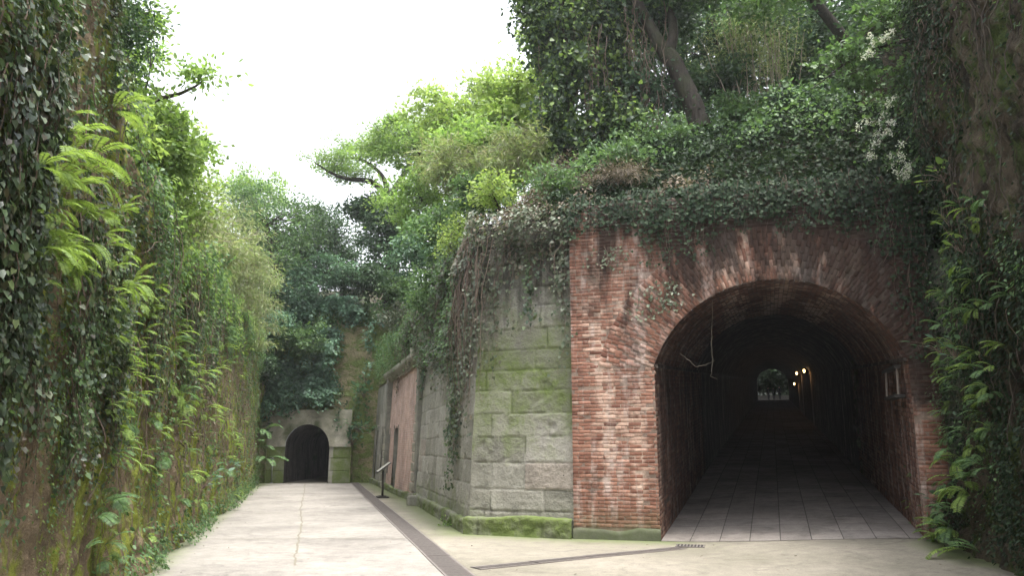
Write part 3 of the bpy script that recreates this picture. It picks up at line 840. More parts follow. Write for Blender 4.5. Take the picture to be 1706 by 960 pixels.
# projecting springing course on both sides
for x_ in (.02, OPEN_W - .02):
    mb = MB()
    mb.add([(x_ + s1 * .035 + SKEW * y_, y_, SPR + dz + SLOPE * y_) for y_ in (0.02, 40) for s1, dz in ((-1, -.03), (1, -.03), (1, .03), (-1, .03))],
           [(0, 1, 2, 3), (7, 6, 5, 4), (0, 4, 5, 1), (1, 5, 6, 2), (2, 6, 7, 3), (3, 7, 4, 0)])
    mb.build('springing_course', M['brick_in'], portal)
# iron brackets and frame on the right side wall just inside
rt = empty('iron_bracket', tuple(fw(OPEN_W - .02, .5, 0)), -AZ); tag(rt, 'dark iron frame bolted high on the right side wall inside the brick tunnel', 'bracket')
mb = MB(); mb.box((-.06, .55, 2.78), (.10, 1.1, .05)); mb.box((-.09, .35, 2.30), (.16, .85, .05)); mb.build('rail', M['iron'], rt)
mb = MB(); mb.tube([(-.07, .12, 2.30), (-.05, .12, 2.80)], .02); mb.build('brace', M['conduit'], rt)
mb = MB(); mb.tube([(-.13, .75, 2.32), (-.07, .95, 2.78)], .018); mb.build('brace', M['conduit'], rt)

# lamps along the right wall of the tunnel: conduit, holder, bulb
for k, (d_, h_) in enumerate(((31, 3.1), (44, 3.1), (52, 2.35))):
    b = fw(OPEN_W - .05, d_, SLOPE * d_)
    words = ('nearest of the three warm lamps on the tunnel wall, highest in view',
             'middle of the three warm lamps on the tunnel wall',
             'lowest and farthest of the three warm lamps on the tunnel wall')[k]
    rt = empty('wall_lamp', tuple(b), -AZ); tag(rt, words, 'lamp', 'warm lamps inside the brick tunnel')
    mb = MB(); mb.tube([(0, 0, 0), (0, 0, h_)], .03, 8); mb.build('conduit', M['conduit'], rt, True)
    mb = MB(); mb.tube([(0, 0, h_ - .02), (-.10, 0, h_ + .10), (-.28, 0, h_ + .12)], .022, 8); mb.tube([(-.30, 0, h_ + .15), (-.30, 0, h_ + .06)], [.03, .10], 12); mb.build('bracket', M['iron'], rt, True)
    mb = MB(); mb.tube([(-.30, 0, h_ + .05), (-.30, 0, h_ + .01), (-.30, 0, h_ - .07), (-.30, 0, h_ - .11)], [.03, .05, .045, .02], 12); mb.build('bulb', M['bulb'], rt, True)
    ld = bpy.data.lights.new('lamp light', 'POINT'); ld.energy = .9; ld.color = (1, .6, .28); ld.shadow_soft_size = .06
    lo = bpy.data.objects.new('lamp_light', ld); COL.objects.link(lo); lo.parent = rt; lo.location = (-.32, -.12, h_ - .22)

# grey plaster pier squeezed between the brick and the right cliff
rt = empty('concrete_pier', tuple(fw(OPEN_W + FRW + .01, 0, 0)), -AZ); tag(rt, 'grey plastered strip of wall between the brick tunnel edge and the right rock face', 'pier')
X = np.linspace(0, .9, 14)[:, None]; Z = np.linspace(-.1, 4.6, 60)[None]
X = np.broadcast_to(X, (14, 60)); Z = np.broadcast_to(Z, (14, 60))
link('pier_face', grid('pier_face', np.stack([X, .10 + .02 * fbm(X * 2, Z * 1.5, 0, 3, 61), Z], -1), None, {'moss': .55 - .1 * Z}), M['plaster'], rt)

# ------------------------------------------------------------------ masonry: courses of worn blocks as real relief
def masonry(name, a, b, h, batter, seed, parent, na, nb, step=.022, course=.40, mossf=None, stainf=None, base=0.0, holes=(), blen=(.75, 1.25), x_off=None, topf=None):
    a = np.array(a, float); b = np.array(b, float); L = np.linalg.norm(b - a)
    lr = random.Random(seed)
    nx = int(L / step) + 2; nz = int((h - base) / step) + 2
    x = np.linspace(0, L, nx); z = np.linspace(base, h, nz)
    X, Z = np.meshgrid(x, z, indexing='ij')
    Wx = X + .018 * fbm(X * 2.3, Z * 2.3, 0, 3, seed + 1); Wz = Z + .016 * fbm(X * 1.3, Z * 2.3, 4, 3, seed + 2)
    # course boundaries
    zb = [base - .5]; zz = base
    while zz < h + .5:
        zb.append(zz); zz += course * lr.uniform(.86, 1.14)
    zb = np.array(zb)
    ci = np.searchsorted(zb, Wz) - 1; ci = np.clip(ci, 0, len(zb) - 2)
    dzj = np.minimum(Wz - zb[ci], zb[ci + 1] - Wz)
    dxj = np.full(X.shape, 9.0); bid = np.zeros(X.shape, int)
    for k in range(len(zb) - 1):
        xb = [-2.0 * lr.random() - .6]
        while xb[-1] < L + 2: xb.append(xb[-1] + lr.uniform(*blen))
        xb = np.array(xb); mk = ci == k
        if not mk.any(): continue
        xi_ = np.searchsorted(xb, Wx[mk]) - 1; xi_ = np.clip(xi_, 0, len(xb) - 2)
        dxj[mk] = np.minimum(Wx[mk] - xb[xi_], xb[xi_ + 1] - Wx[mk]); bid[mk] = xi_ + k * 97
    dj = np.minimum(dzj, dxj)
    tint = _h(bid, bid * 3 + 1, bid * 7 + 2, seed); tl = _h(bid, bid + 5, bid, seed + 9) - .5; t2 = _h(bid + 3, bid, bid, seed + 4) - .5
    edge = .018 + .020 * np.clip(vnoise(X * 6, Z * 6, 0, seed + 3), -.6, 1)
    groove = (1 - sstep(0, 1, dj / edge))
    rel = -.019 * groove + .018 * (tint - .5) + .012 * tl * np.sin(X * 1.5) + .013 * fbm(X * 2.6, Z * 2.6, 0, 5, seed + 6) + .010 * fbm(X * 14, Z * 14, 0, 3, seed + 7)
    rel -= .025 * sstep(.28, .5, fbm(X * 1.4, Z * 1.6, 9, 4, seed + 8))     # spalled hollows
    rel = rel * sstep(0, .12, X) + .02 * fbm(0 * X, Z * 3, 0, 4, 5) * (1 - sstep(0, .12, X))
    d = (b - a) / L
    na = np.array(na, float); nb = np.array(nb, float)
    w = (X / L)[..., None]; N_ = na * (1 - w) + nb * w
    q = a + d * X[..., None] + N_ * (rel - batter * Z)[..., None]
    P = np.concatenate([q, Z[..., None]], -1)
    ms = np.clip(mossf(X, Z) if mossf else np.zeros_like(X), 0, 1.2) + .12 * groove
    sn = (stainf(X, Z) if stainf else np.zeros_like(X)) + .16 * groove
    me = grid(name, P, np.stack([X, Z], -1), {'tint': tint, 'moss': ms, 'stain': sn})
    if holes:
        import bmesh
        bm = bmesh.new(); bm.from_mesh(me); kill = []
        for f in bm.faces:
            i = f.loops[0].vert.index; fx_, fz_ = x[i // nz], z[i % nz]
            for (h0, h1, g0, g1) in holes:
                if h0 < fx_ < h1 and g0 < fz_ < g1: kill.append(f); break
        bmesh.ops.delete(bm, geom=kill, context='FACES'); bm.to_mesh(me); bm.free()
    return link(name, me, M['stone'], parent)
def unit2(v): v = np.array(v, float); return v / np.linalg.norm(v)
nF = unit2([-(FLEFT - C0)[1] * -1, -(FLEFT - C0)[0]])          # outward normal of front facet
dF = unit2(FLEFT - C0); nF = np.array([dF[1], -dF[0]])
dR = unit2(P0 - C0); nR = np.array([-dR[1], dR[0]])
if nR @ np.array([-1, -.2]) < 0: nR = -nR
nC = unit2(nF + nR)
miter = 1 / (nC @ nF)
stone = empty('stone_wall', (C0[0], C0[1], 0)); tag(stone, 'old cut stone retaining wall, mossy grey blocks, rounding the corner left of the red brick', 'retaining wall')
def par(o, p):
    o.parent = p; o.matrix_parent_inverse = Matrix.Translation(-Vector(p.location)); return o
front_moss = lambda X, Z: .24 + .32 * np.exp(-((Z - 2.6) / 1.2) ** 2) + .5 * sstep(.35, .12, Z) - .35 * np.exp(-((Z - .8) / .45) ** 2) + .25 * fbm(X * .9, Z * .7, 0, 3, 91)
front_stain = lambda X, Z: .05 + .62 * sstep(3.1, 4.6, Z) + .3 * np.exp(-((Z - .45) / .2) ** 2)
par(masonry('wall_face', C0, FLEFT + dF * .05, 5.7, .045, 101, None, nC * miter, nF, mossf=front_moss, stainf=front_stain, blen=(.65, 1.2)), stone)
rec_moss = lambda X, Z: .12 + .35 * sstep(1.0, .2, Z) + .3 * fbm(X * .5, Z * .7, 0, 3, 93) + .15 * sstep(2.5, 4, Z)
rec_stain = lambda X, Z: .05 + .45 * sstep(3.0, 4.4, Z) + .25 * fbm(X * .8, Z * .4, 0, 3, 94)
par(masonry('wall_face', C0, P0, 5.7, .045, 103, None, nC * miter, nR, mossf=rec_moss, stainf=rec_stain, blen=(.6, 1.1)), stone)
# mossy plinth round the foot of both faces, with a rounded top
def plinth(name, a, b, na, nb, seed, h0=.30, proud=.14, mossv=1.0):
    a = np.array(a); b = np.array(b); L = np.linalg.norm(b - a); n = int(L / .03)
    x = np.linspace(0, L, n); prof = np.linspace(0, 1, 22)
    X, T = np.meshgrid(x, prof, indexing='ij')
    gapx = np.abs(((X + .3 * seed) % 1.15) - .02)
    hh = h0 + .05 * fbm(X * .9, 0, 0, 3, seed); Z = -.08 + (hh + .08) * np.minimum(T / .72, 1.0)
    out = proud * (1 - sstep(.62, 1.0, T)) + .035 * fbm(X * 3, T * 3, 0, 4, seed + 3) + .02 * fbm(X * 11, T * 11, 0, 3, seed + 4)
    Z = Z - .05 * sstep(.6, .8, T) * 0 + .015 * fbm(X * 9, T * 4, 2, 3, seed + 5)
    out -= .05 * np.exp(-(gapx / .02) ** 2)
    out = out * sstep(0, .12, X) + (proud * 0 + .12 * (1 - sstep(.62, 1.0, T))) * (1 - sstep(0, .12, X))
    w = (X / L)[..., None]; N_ = np.array(na) * (1 - w) + np.array(nb) * w
    q = a + (b - a) / L * X[..., None] + N_ * (out - .015)[..., None]
    P = np.concatenate([q, Z[..., None]], -1)
    sp = .75 * mossv + .35 * fbm(X * 1.2, T, 0, 3, seed + 6)
    return grid(name, P, None, {'tint': np.full(X.shape, .2), 'moss': sp, 'stain': .25 * sstep(.3, 0, T)})
par(link('plinth', plinth('plinth', C0, FLEFT, nC * miter, nF, 3, .32), M['stone']), stone)
par(link('plinth', plinth('plinth', C0, P0 - dR * .25, nC * miter, nR, 5, .26, .11, .8), M['stone']), stone)
# the open crack in the lower right of the front face
ck = [(.98, .98), (.92, .86), (.78, .78), (.74, .66), (.62, .56), (.60, .42)]
Lf = np.linalg.norm(FLEFT - C0)
pth = []
for s_, z_ in [(1.18, 1.03), (1.42, 1.02), (1.55, 1.05)][::-1] + [(1.02 + .0, 1.0)]: pass
pts = []
for u_, v_ in ((948, 788), (938, 793), (932, 803), (927, 812), (922, 820)):
    r_ = ray(u_, v_); o3 = np.array([0, 0, EYE]); n3_ = np.array([nF[0], nF[1], 0]); c3 = np.array([C0[0], C0[1], 0])
    t_ = ((c3 - o3) @ n3_) / (r_ @ n3_); pts.append(o3 + r_ * t_ + n3_ * -.052)
mb = MB(); mb.tube(pts, [.008, .016, .018, .014, .006], 5); par(mb.build('crack', M['void']), stone)

# ------------------------------------------------------------------ brick building let into the wall
bld = empty('brick_building', (P0[0], P0[1], 0)); tag(bld, 'low pinkish brick fort building with stone cornice, set into the wall beyond the grey blocks', 'building')
dB = unit2(E0 - P0); nB = np.array([-dB[1], dB[0]])
if nB[0] > 0: nB = -nB
BR = math.atan2(dB[1], dB[0])
def bp(s_, out, z): q = dB * s_ + nB * out; return (q[0], q[1], z)
LB = np.linalg.norm(E0 - P0); S_P = 7.7                     # brick panel length
doors = [(4.7, 5.7, -.1, 1.95)]; wins = [(6.9, 7.25, .55, 1.9)]
def panel(name, s0, s1, z0, z1, mat, holes, out=-.02, step=.06, seed=5):
    x = np.arange(s0, s1 + step / 2, step); z = np.arange(z0, z1 + step / 2, step)
    X, Z = np.meshgrid(x, z, indexing='ij')
    o_ = out + .012 * fbm(X * 1.5, Z * 1.5, 0, 4, seed) - .045 * Z
    P = np.stack([dB[0] * X + nB[0] * o_, dB[1] * X + nB[1] * o_, Z], -1)
    nu, nv = X.shape
    i = (np.arange(nu - 1)[:, None] * nv + np.arange(nv - 1)[None]).reshape(-1)
    cxm = (X[:-1, :-1] + step / 2).reshape(-1); czm = (Z[:-1, :-1] + step / 2).reshape(-1)
    keep = np.ones(len(i), bool)
    for h0, h1, g0, g1 in holes: 
        m_ = (h0 + h1) / 2; rr_ = (h1 - h0) / 2
        keep &= ~((cxm > h0) & (cxm < h1) & (czm > g0) & (czm < g1 + np.sqrt(np.maximum(0, rr_ ** 2 - (cxm - m_) ** 2)) * .45))
    i = i[keep]
    q = np.stack([i, i + nv, i + nv + 1, i + 1], -1)
    me = raw_mesh(name, P.reshape(-1, 3), q, np.full(len(q), 4), True, np.stack([X, Z], -1).reshape(-1, 2), None,
                  {'moss': (.5 - Z).reshape(-1) * .8, 'tint': _h((X * 1.1).astype(int).reshape(-1), (Z * 2.5).astype(int).reshape(-1), np.zeros(X.size, int), 3), 'stain': .25 * np.ones(X.size)})
    return link(name, me, mat, bld)
panel('brick_panel', .42, S_P, -.1, 3.95, M['brick_pale'], doors + wins)
panel('stone_bay', S_P + .02, LB + .2, -.1, 4.0, M['stone'], [(9.0, 9.45, .6, 2.0), (11.0, 11.7, -.1, 2.05)], -.01)
for (h0, h1, g0, g1), nm in ((doors[0], 'door'), (wins[0], 'window'), ((9.0, 9.45, .6, 2.0), 'window'), ((11.0, 11.7, -.1, 2.05), 'door')):
    mb = MB(); cz = (g0 + g1 + .15) / 2
    q = bp((h0 + h1) / 2, -.42, cz); mb.box(q, (h1 - h0 + .3, .05, g1 - g0 + .5), BR); dd = mb.build(nm, M['wood'], bld)
    mb = MB()
    for s_ in (h0 - .03, h1 + .03):
        q = bp(s_, -.26, cz); mb.box(q, (.05, .34, g1 - g0 + .4), BR)
    q = bp((h0 + h1) / 2, -.28, g1 + .22); mb.box(q, (h1 - h0 + .2, .3, .05), BR)
    f = mb.build('frame', M['plaster'], dd)
# quoined pilaster near and far
for k, s0 in enumerate((.05, 7.55)):
    mb = MB(); z = 0.0; i = 0
    while z < 3.9:
        hq = .27; w_ = .42 if i % 2 else .32
        q = bp(s0 + w_ / 2 - .02, .03 - .045 * z, z + hq / 2); mb.box(q, (w_, .16, hq - .02), BR); z += hq; i += 1
    mb.build('quoins', M['portal'], bld, bevel=.03)
    mb = MB(); mb.box(bp(s0 - .12, .0 - .09, 2.0), (.26, .22, 4.3), BR); mb.build('pilaster', M['plaster'], bld, bevel=.02)
# cornice: moulded profile swept along the top
prof = [(.0, 3.86), (.10, 3.88), (.12, 3.96), (.24, 4.02), (.27, 4.18), (.20, 4.22), (-.15, 4.26)]
for s0, s1, nm in ((-.28, 7.95, 'cornice'),):
    xs_ = np.linspace(s0, s1, 90)
    P = np.array([[bp(x_, p_[0] - .16 + .015 * float(vnoise(x_ * 5, p_[1] * 9, 0, 6)), p_[1] + .012 * float(vnoise(x_ * 3, 3, 0, 8))) for p_ in prof] for x_ in xs_])
    link(nm, grid(nm, P, None, {'moss': np.full(P.shape[:2], .5)}, False), M['portal'], bld)
    for s_ in (s0, s1):
        mb = MB(); mb.add([bp(s_, p_[0] - .16, p_[1]) for p_ in prof] + [bp(s_, -.3, 3.86)], [tuple(range(len(prof) + 1))])
        mb.build('cornice_end', M['portal'], bld)
mb = MB(); mb.box(bp(-.15, .02, 4.18), (.38, .42, .42), BR); mb.build('corner_block', M['portal'], bld, bevel=.03)
# low mossy foot
me = plinth('plinth', P0 + dB * .3, E0, nB, nB, 9, .20, .07, .7); par(link('plinth', me, M['stone']), bld)
# rough stone above the cornice up to the bank
ABOVE = Face([tuple(P0 - dR * .1), tuple(E0 + dB * .3)], lambda t: 5.2 + .5 * fbm(np.asarray(t) * .7, 0, 0, 3, 77), sgn=1, amp=.10, seed=78, batter=.02)
ABOVE.n = np.array([nB, nB])
o = link('rock_bank', ABOVE.mesh('rock_bank', .09, 4.1), M['rock_end']); o.location = (-nB[0] * .12, -nB[1] * .12, 0)
tag(o, 'rough rock band above the brick building cornice, hung with dead vines', 'rock face')

# ------------------------------------------------------------------ rock faces
o = link('rock_wall', LEFT.mesh('rock_wall', .055, -.15), M['rock_left'])
tag(o, 'tall left rock cutting, tan tuff with yellow green moss, beside the pale road', 'rock wall')
def end_mesh():
    me = END.mesh('cliff', .06, -.15)
    import bmesh
    bm = bmesh.new(); bm.from_mesh(me); kill = []
    xa, xb = gnd(477, 805)[0] - .02, gnd(550, 805)[0] + .02; xm = (xa + xb) / 2; r_ = (xb - xa) / 2
    for f in bm.faces:
        c = f.calc_center_median()
        if abs(c.x - xm) < r_ + .12 and c.z < 1.5 + math.sqrt(max(0, (r_ + .12) ** 2 - (c.x - xm) ** 2)): kill.append(f)
    bmesh.ops.delete(bm, geom=kill, context='FACES'); bm.to_mesh(me); bm.free()
    return me
o = link('cliff', end_mesh(), M['rock_end']); tag(o, 'green mossy rock cliff closing the road above the small far tunnel', 'cliff')
o = link('rock_wall', RIGHT.mesh('rock_wall', .045, -.2), M['rock_right']); tag(o, 'brown rock face at the right edge, hung with ferns and creepers', 'rock face')

# ------------------------------------------------------------------ small far tunnel
xa, xb = gnd(477, 805)[0], gnd(550, 805)[0]; xm = (xa + xb) / 2; r0 = (xb - xa) / 2; YP = 33.42
sm = empty('small_tunnel', (xm, YP, 0)); tag(sm, 'small dark arched tunnel at the far end of the road in a pale concrete surround', 'tunnel')
ths = np.linspace(0, math.pi, 41); sx = r0 * np.cos(ths); sz = 1.5 + .93 * np.sin(ths) * (r0 / .93)
x0, x1, zt = gnd(446, 805)[0] - xm, gnd(586, 805)[0] - xm, 3.05
def border(x, z):
    dx, dz = x, z - 1.5; ts = []
    if dx > 1e-6: ts.append(x1 / dx)
    if dx < -1e-6: ts.append(x0 / dx)
    if dz > 1e-6: ts.append((zt - 1.5) / dz)
    k = min(ts); return dx * k, 1.5 + dz * k
B_ = np.array([border(a, b) for a, b in zip(sx, sz)])
for cx_ in (x0, x1):
    j = int(np.argmin(np.hypot(B_[:, 0] - cx_, B_[:, 1] - zt))); B_[j] = (cx_, zt)
rs = np.linspace(0, 1, 24)
X = sx[:, None] * (1 - rs) + B_[:, 0][:, None] * rs; Z = sz[:, None] * (1 - rs) + B_[:, 1][:, None] * rs
link('arch_surround', grid('arch_surround', np.stack([X, .02 * fbm(X * 2, Z * 2, 0, 3, 5), Z], -1), np.stack([X, Z], -1), {'moss': .30 + 2.0 * fbm(X * 1.6, Z * 1.0, 0, 4, 15)}), M['portal'], sm)
for (q0, q1, w_) in ((x0, -r0, 0), (r0, x1, 1)):
    xx = np.linspace(q0, q1, 20); zz = np.linspace(-.1, 1.5, 60); X, Z = np.meshgrid(xx, zz, indexing='ij')
    gz = np.exp(-((((Z + .05) % .52) - .02) / .02) ** 2)
    link('stone_jamb', grid('stone_jamb', np.stack([X, .06 + .03 * gz + .02 * fbm(X * 2, Z * 2, 0, 3, 6), Z], -1), None,
        {'moss': .72 - .5 * (np.abs(X - r0) < .14 + .05 * np.sign(np.sin(Z * 6))), 'tint': np.full(X.shape, .5) + .3 * np.floor(Z / .5) % .5, 'stain': .25 * gz + .15}), M['stone'], sm)
for s_ in (x0, x1): mb = MB(); mb.box((s_, .25, 1.5), (.03, .44, 3.0)); mb.build('side_return', M['rock_end'], sm)
px = np.concatenate([[r0] * 12, sx[1:-1], [-r0] * 12]); pz = np.concatenate([np.linspace(-.1, 1.5, 12), sz[1:-1], np.linspace(1.5, -.1, 12)])
yy = np.concatenate([np.linspace(0, 4, 30), np.linspace(4.5, 22, 20)])
X = np.broadcast_to(px[:, None], (len(px), len(yy))); Z = np.broadcast_to(pz[:, None], X.shape); Y = np.broadcast_to(yy[None], X.shape)
dsp = 1 - .012 * (1 + fbm(Y * 2, Z * 3 + X, 0, 3, 9))
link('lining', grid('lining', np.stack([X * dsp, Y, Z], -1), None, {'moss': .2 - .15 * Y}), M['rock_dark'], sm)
mb = MB(); mb.box((0, 22.1, 1.3), (2.4, .1, 3.0)); mb.build('dark_cap', M['void'], sm)  # added black cap, stands for the dark of the bore going on
mb = MB(); mb.add([(-r0, -.1, .008), (r0, -.1, .008), (r0, 22, .008), (-r0, 22, .008)], [(0, 1, 2, 3)]); mb.build('floor', M['apron'], sm)

# ------------------------------------------------------------------ banks and hill sheets behind the faces
def sheet(name, face, dirs, prof, depth, seed, z_add=0.0, nt_=120, nd_=50, t0=0.0, t1=None, inset=.0, mat=None):
    t = np.linspace(t0, face.len if t1 is None else t1, nt_)
    D = depth * np.linspace(0, 1, nd_) ** 1.6
    T, DD = np.meshgrid(t, D, indexing='ij')
    top = face.top(T)
    P = face.pt(T, top, -inset)
    dx = np.interp(T, face.cum, np.array(dirs)[:, 0]); dy = np.interp(T, face.cum, np.array(dirs)[:, 1])
    x = P[..., 0] + dx * DD; y = P[..., 1] + dy * DD
    z = top + z_add + np.interp(DD, prof[0], prof[1]) + .5 * fbm(x * .35, y * .35, 0, 4, seed) * sstep(0, 2, DD)
    o = link(name, grid(name, np.stack([x, y, z], -1)), mat or M['soil'])
    return tag(o, kind='structure')
sheet('hill', LEFT, [(-1, 0), (-1, .1), (-1, .35)], ([0, 3, 10, 120], [0, 1.2, 3.0, 10]), 120, 5, -.05)
sheet('hill', END, [(-.4, 1), (0, 1), (.3, 1)], ([0, 3, 10, 120], [0, .8, 3, 15]), 120, 6, -.05)
sheet('hill', RIGHT, [(1, 0), (1, 0), (1, 0), (1, 0), (1, .1), (1, .2), (1, .3)], ([0, 3, 10, 120], [0, 1.0, 3, 12]), 120, 7, -.05)
BANK = Face([(7.6, 11.62), tuple(FRIGHT), tuple(FLEFT), tuple(C0), tuple(P0), tuple(E0 + dB * .5)], None, sgn=-1, amp=0.0, seed=30)
BANK.n = np.array([[-.2, -1], [-.2, -1], tuple(nF), tuple(nC), tuple(nR), tuple(nB)])
BANK.h = lambda t: np.interp(t, BANK.cum, [5.8, 5.8, 5.75, 5.72, 5.4, 5.2])
BANKDIR = [(.27, 1), (.27, 1), (.4, .95), (.75, .8), (.98, .35), (1, .5)]
BPROF = ([0, .4, 2.6, 6, 20, 90], [0, .15, 2.2, 3.6, 7.0, 22])
# stop the bank short of the far tunnel mouth
sheet('hill', BANK, BANKDIR, BPROF, 88, 8, -.04, 160, 60, inset=.25)
def bank_pt(t, d, dz=0.0):
    """point on the bank at plan distance d back from the wall top"""
    top = float(BANK.top(t)); p = BANK.pt(np.array(float(t)), np.array(top), -.25)
    dx = np.interp(t, BANK.cum, np.array(BANKDIR)[:, 0]); dy = np.interp(t, BANK.cum, np.array(BANKDIR)[:, 1])
    x = p[0] + dx * d; y = p[1] + dy * d
    z = top - .04 + np.interp(d, *BPROF) + .5 * float(fbm(x * .35, y * .35, 0, 4, 8)) * float(sstep(0, 2, d))
    return np.array([x, y, z + dz])

# far mouth of the brick tunnel: yard, pale bank, three people
zf = SLOPE * TL
def yb(x, y, z=0): p = fw(x, TL + y, zf + z); return tuple(p)
q = [yb(-14, 0), yb(18, 0), yb(18, 26), yb(-14, 26)]
mb = MB(); mb.add(q, [(0, 1, 2, 3)]); tag(mb.build('yard', M['soil']), kind='structure')
mb = MB(); mb.add([yb(-14, 13, -1), yb(18, 13, -1), yb(18, 13, 1.5), yb(-14, 13, 1.5), yb(-14, 14, -1), yb(18, 14, -1), yb(18, 14, 1.5), yb(-14, 14, 1.5)],
                  [(0, 1, 2, 3), (3, 2, 6, 7), (7, 6, 5, 4), (0, 3, 7, 4), (1, 5, 6, 2)])
tag(mb.build('retaining_wall', M['road']), 'pale low wall seen in daylight beyond the far tunnel mouth', 'wall')

# ------------------------------------------------------------------ vegetation builders
UP = np.array([0, 0, 1.0])
def curve(a, b, sag=0.15, n=7, wob=.06):
    a = np.array(a, float); b = np.array(b, float); L = np.linalg.norm(b - a)
    t = np.linspace(0, 1, n)[:, None]
    w = rng.normal(size=(n, 3)) * wob * L * (t * (1 - t) * 2)
    c = a * (1 - t) + b * t + w
    c[:, 2] += sag * L * (np.sin(t[:, 0] * math.pi))
    return c
def blob_clumps(blobs):
    C_ = []
    for (cx, cy, cz, rx, ry, rz, n) in blobs:
        d = rnd_dirs(n); r = rng.random(n) ** .42
        C_.append(np.array([cx, cy, cz]) + d * r[:, None] * np.array([rx, ry, rz]))
    return np.concatenate(C_)
def scatter_leaves(cl, per, sig, flatz=.6, up=1.0, droop=.2):
    n = len(cl) * per
    c = np.repeat(cl, per, 0)
    s = np.repeat(sig * rng.uniform(.6, 1.35, len(cl)), per)[:, None]
    off = rng.normal(size=(n, 3)) * s * np.array([1, 1, flatz])
    P = c + off
    tip = rnd_dirs(n) + off / (s + 1e-6) * .5; tip[:, 2] -= droop
    nr = rng.normal(size=(n, 3)) * .7 + UP * up
    return P, unit(tip), unit(nr)
def plant(name, label, cat, trunks, blobs, per, sig, size, shape, leaf, barkm=None, group=None, flatz=.6, up=1.0, droop=.2, br=.022, keep=1.0, sub=None):
    """trunk and limbs in one mesh, crown in another"""
    base = np.array(trunks[0][0][0], float)
    root = empty(name, tuple(base)); tag(root, label, cat, group)
    cl = blob_clumps(blobs); sig = sig * .8
    paths = []; nodes = []
    for pts, rad in trunks:
        pts = np.array(pts, float); k = len(pts); t = np.linspace(0, 1, k); tt = np.linspace(0, 1, max(8, 4 * k))
        P = np.stack([np.interp(tt, t, pts[:, i]) for i in range(3)], -1)
        P += rng.normal(size=P.shape) * .02 * (np.arange(len(P)) > 0)[:, None]
        for _ in range(4): P[1:-1] = (P[:-2] + 2 * P[1:-1] + P[2:]) / 4
        r = np.interp(tt, np.linspace(0, 1, len(rad)), rad)
        paths.append((P, r)); nodes.append(P[len(P) // 4:])
    nodes = np.concatenate(nodes)
    kb = min(len(cl), 90)
    for c in cl[rng.permutation(len(cl))[:kb]]:
        d = np.linalg.norm(nodes - c, axis=1) + .6 * np.maximum(0, nodes[:, 2] - c[2])
        nb = nodes[np.argmin(d)]
        P = curve(nb, c, .08, 7, .10); L = np.linalg.norm(c - nb)
        paths.append((P, np.linspace(br * (.5 + .25 * L), .004, 7)))
        for q in range(3):
            j = rng.integers(3, 7); e = c + rng.normal(size=3) * sig * 1.1
            paths.append((curve(P[j], e, .05, 4, .1), np.linspace(.006, .002, 4)))
    loc = base
    paths = [(p - loc, r) for p, r in paths]
    link('trunk', tubes_mesh('trunk', paths, 6), barkm or M['bark'], root)
    P, tip, nr = scatter_leaves(cl, per, sig, flatz, up, droop)
    sz = size * rng.uniform(.6, 1.3, len(P))
    link('crown', leaves_mesh('crown', P - loc, tip, nr, sz, shape), leaf, root)
    return root
def fern_mesh(name, nf, L, seed, spread=1.25, droop=1.0, npin=20, wid=.2):
    r = np.random.default_rng(seed)
    P = []; T = []; N = []; Sz = []; paths = []
    for f in range(nf):
        az = (f + .5) / nf * 2 - 1; az = az * spread + r.normal() * .18
        el = r.uniform(.15, .95); l = L * r.uniform(.7, 1.15)
        d = np.array([math.sin(az) * math.cos(el), -math.cos(az) * math.cos(el), math.sin(el)])
        side = unit(np.cross(d, UP)); p = np.zeros(3); pts = [p.copy()]
        n = npin; stepl = l / n
        for i in range(n):
            k = i / n
            d = unit(d + np.array([0, 0, -1.0]) * droop * .13 * (0.5 + k) * (20 / n))
            p = p + d * stepl; pts.append(p.copy())
            up = unit(np.cross(side, d))
            w = wid * l * math.sin(math.pi * min(1, .12 + .88 * (1 - k) ** .8)) ** .8 * (1.15 - .3 * k)
            if i < 2: continue
            for s in (-1, 1):
                tp = unit(side * s + d * .35 - up * .18 + r.normal(size=3) * .05)
                P.append(p.copy()); T.append(tp); N.append(up * 1.0); Sz.append(max(w, .015))
        paths.append((np.array(pts), np.linspace(.0035, .001, len(pts))))
    P, T, N, Sz = map(np.array, (P, T, N, Sz))
    T = unit(T); x = unit(np.cross(T, N)); z = np.cross(x, T)
    b = np.array([[0, 0, 0], [-.13, .25, .02], [-.10, .65, 0], [0, 1, -.04], [.10, .65, 0], [.13, .25, .02]])
    if npin < 14: b = b * np.array([1.4, 1, 1])
    V = P[:, None] + Sz[:, None, None] * (b[None, :, 0:1] * x[:, None] + b[None, :, 1:2] * T[:, None] + b[None, :, 2:3] * z[:, None])
    n = len(P); Q = (np.array([[0, 3, 2, 1], [0, 5, 4, 3]])[None] + (np.arange(n) * 6)[:, None, None]).reshape(-1, 4)
    me1 = raw_mesh(name, V.reshape(-1, 3), Q, np.full(len(Q), 4), False)
    return me1, tubes_mesh(name + '_stalks', paths, 3)
FERNS = [fern_mesh('fern_fronds', 4, .46, 1, 1.4, .6), fern_mesh('fern_fronds', 3, .40, 2, 1.1, .5), fern_mesh('fern_fronds', 6, .44, 3, 1.5, .8), fern_mesh('fern_fronds', 3, .42, 4, .9, .45), fern_mesh('fern_fronds', 5, .36, 5, 1.6, .9), fern_mesh('fern_fronds', 2, .5, 6, 1.2, .55)]
SPEC = []
def fern(p, n2, scale, leaf, label, group, k=None, roll=0.0):
    """wall fern: fronds leave the wall along n2 and droop"""
    k = int(rng.integers(len(FERNS))) if k is None else k
    rot = (float(rng.normal()) * .22, roll, math.atan2(n2[0], -n2[1]) + float(rng.normal()) * .25)
    SPEC.append((scale / max(1.5, float(np.linalg.norm(np.asarray(p)[:2]))), tuple(map(float, p)), rot, scale, leaf, label, group, k))
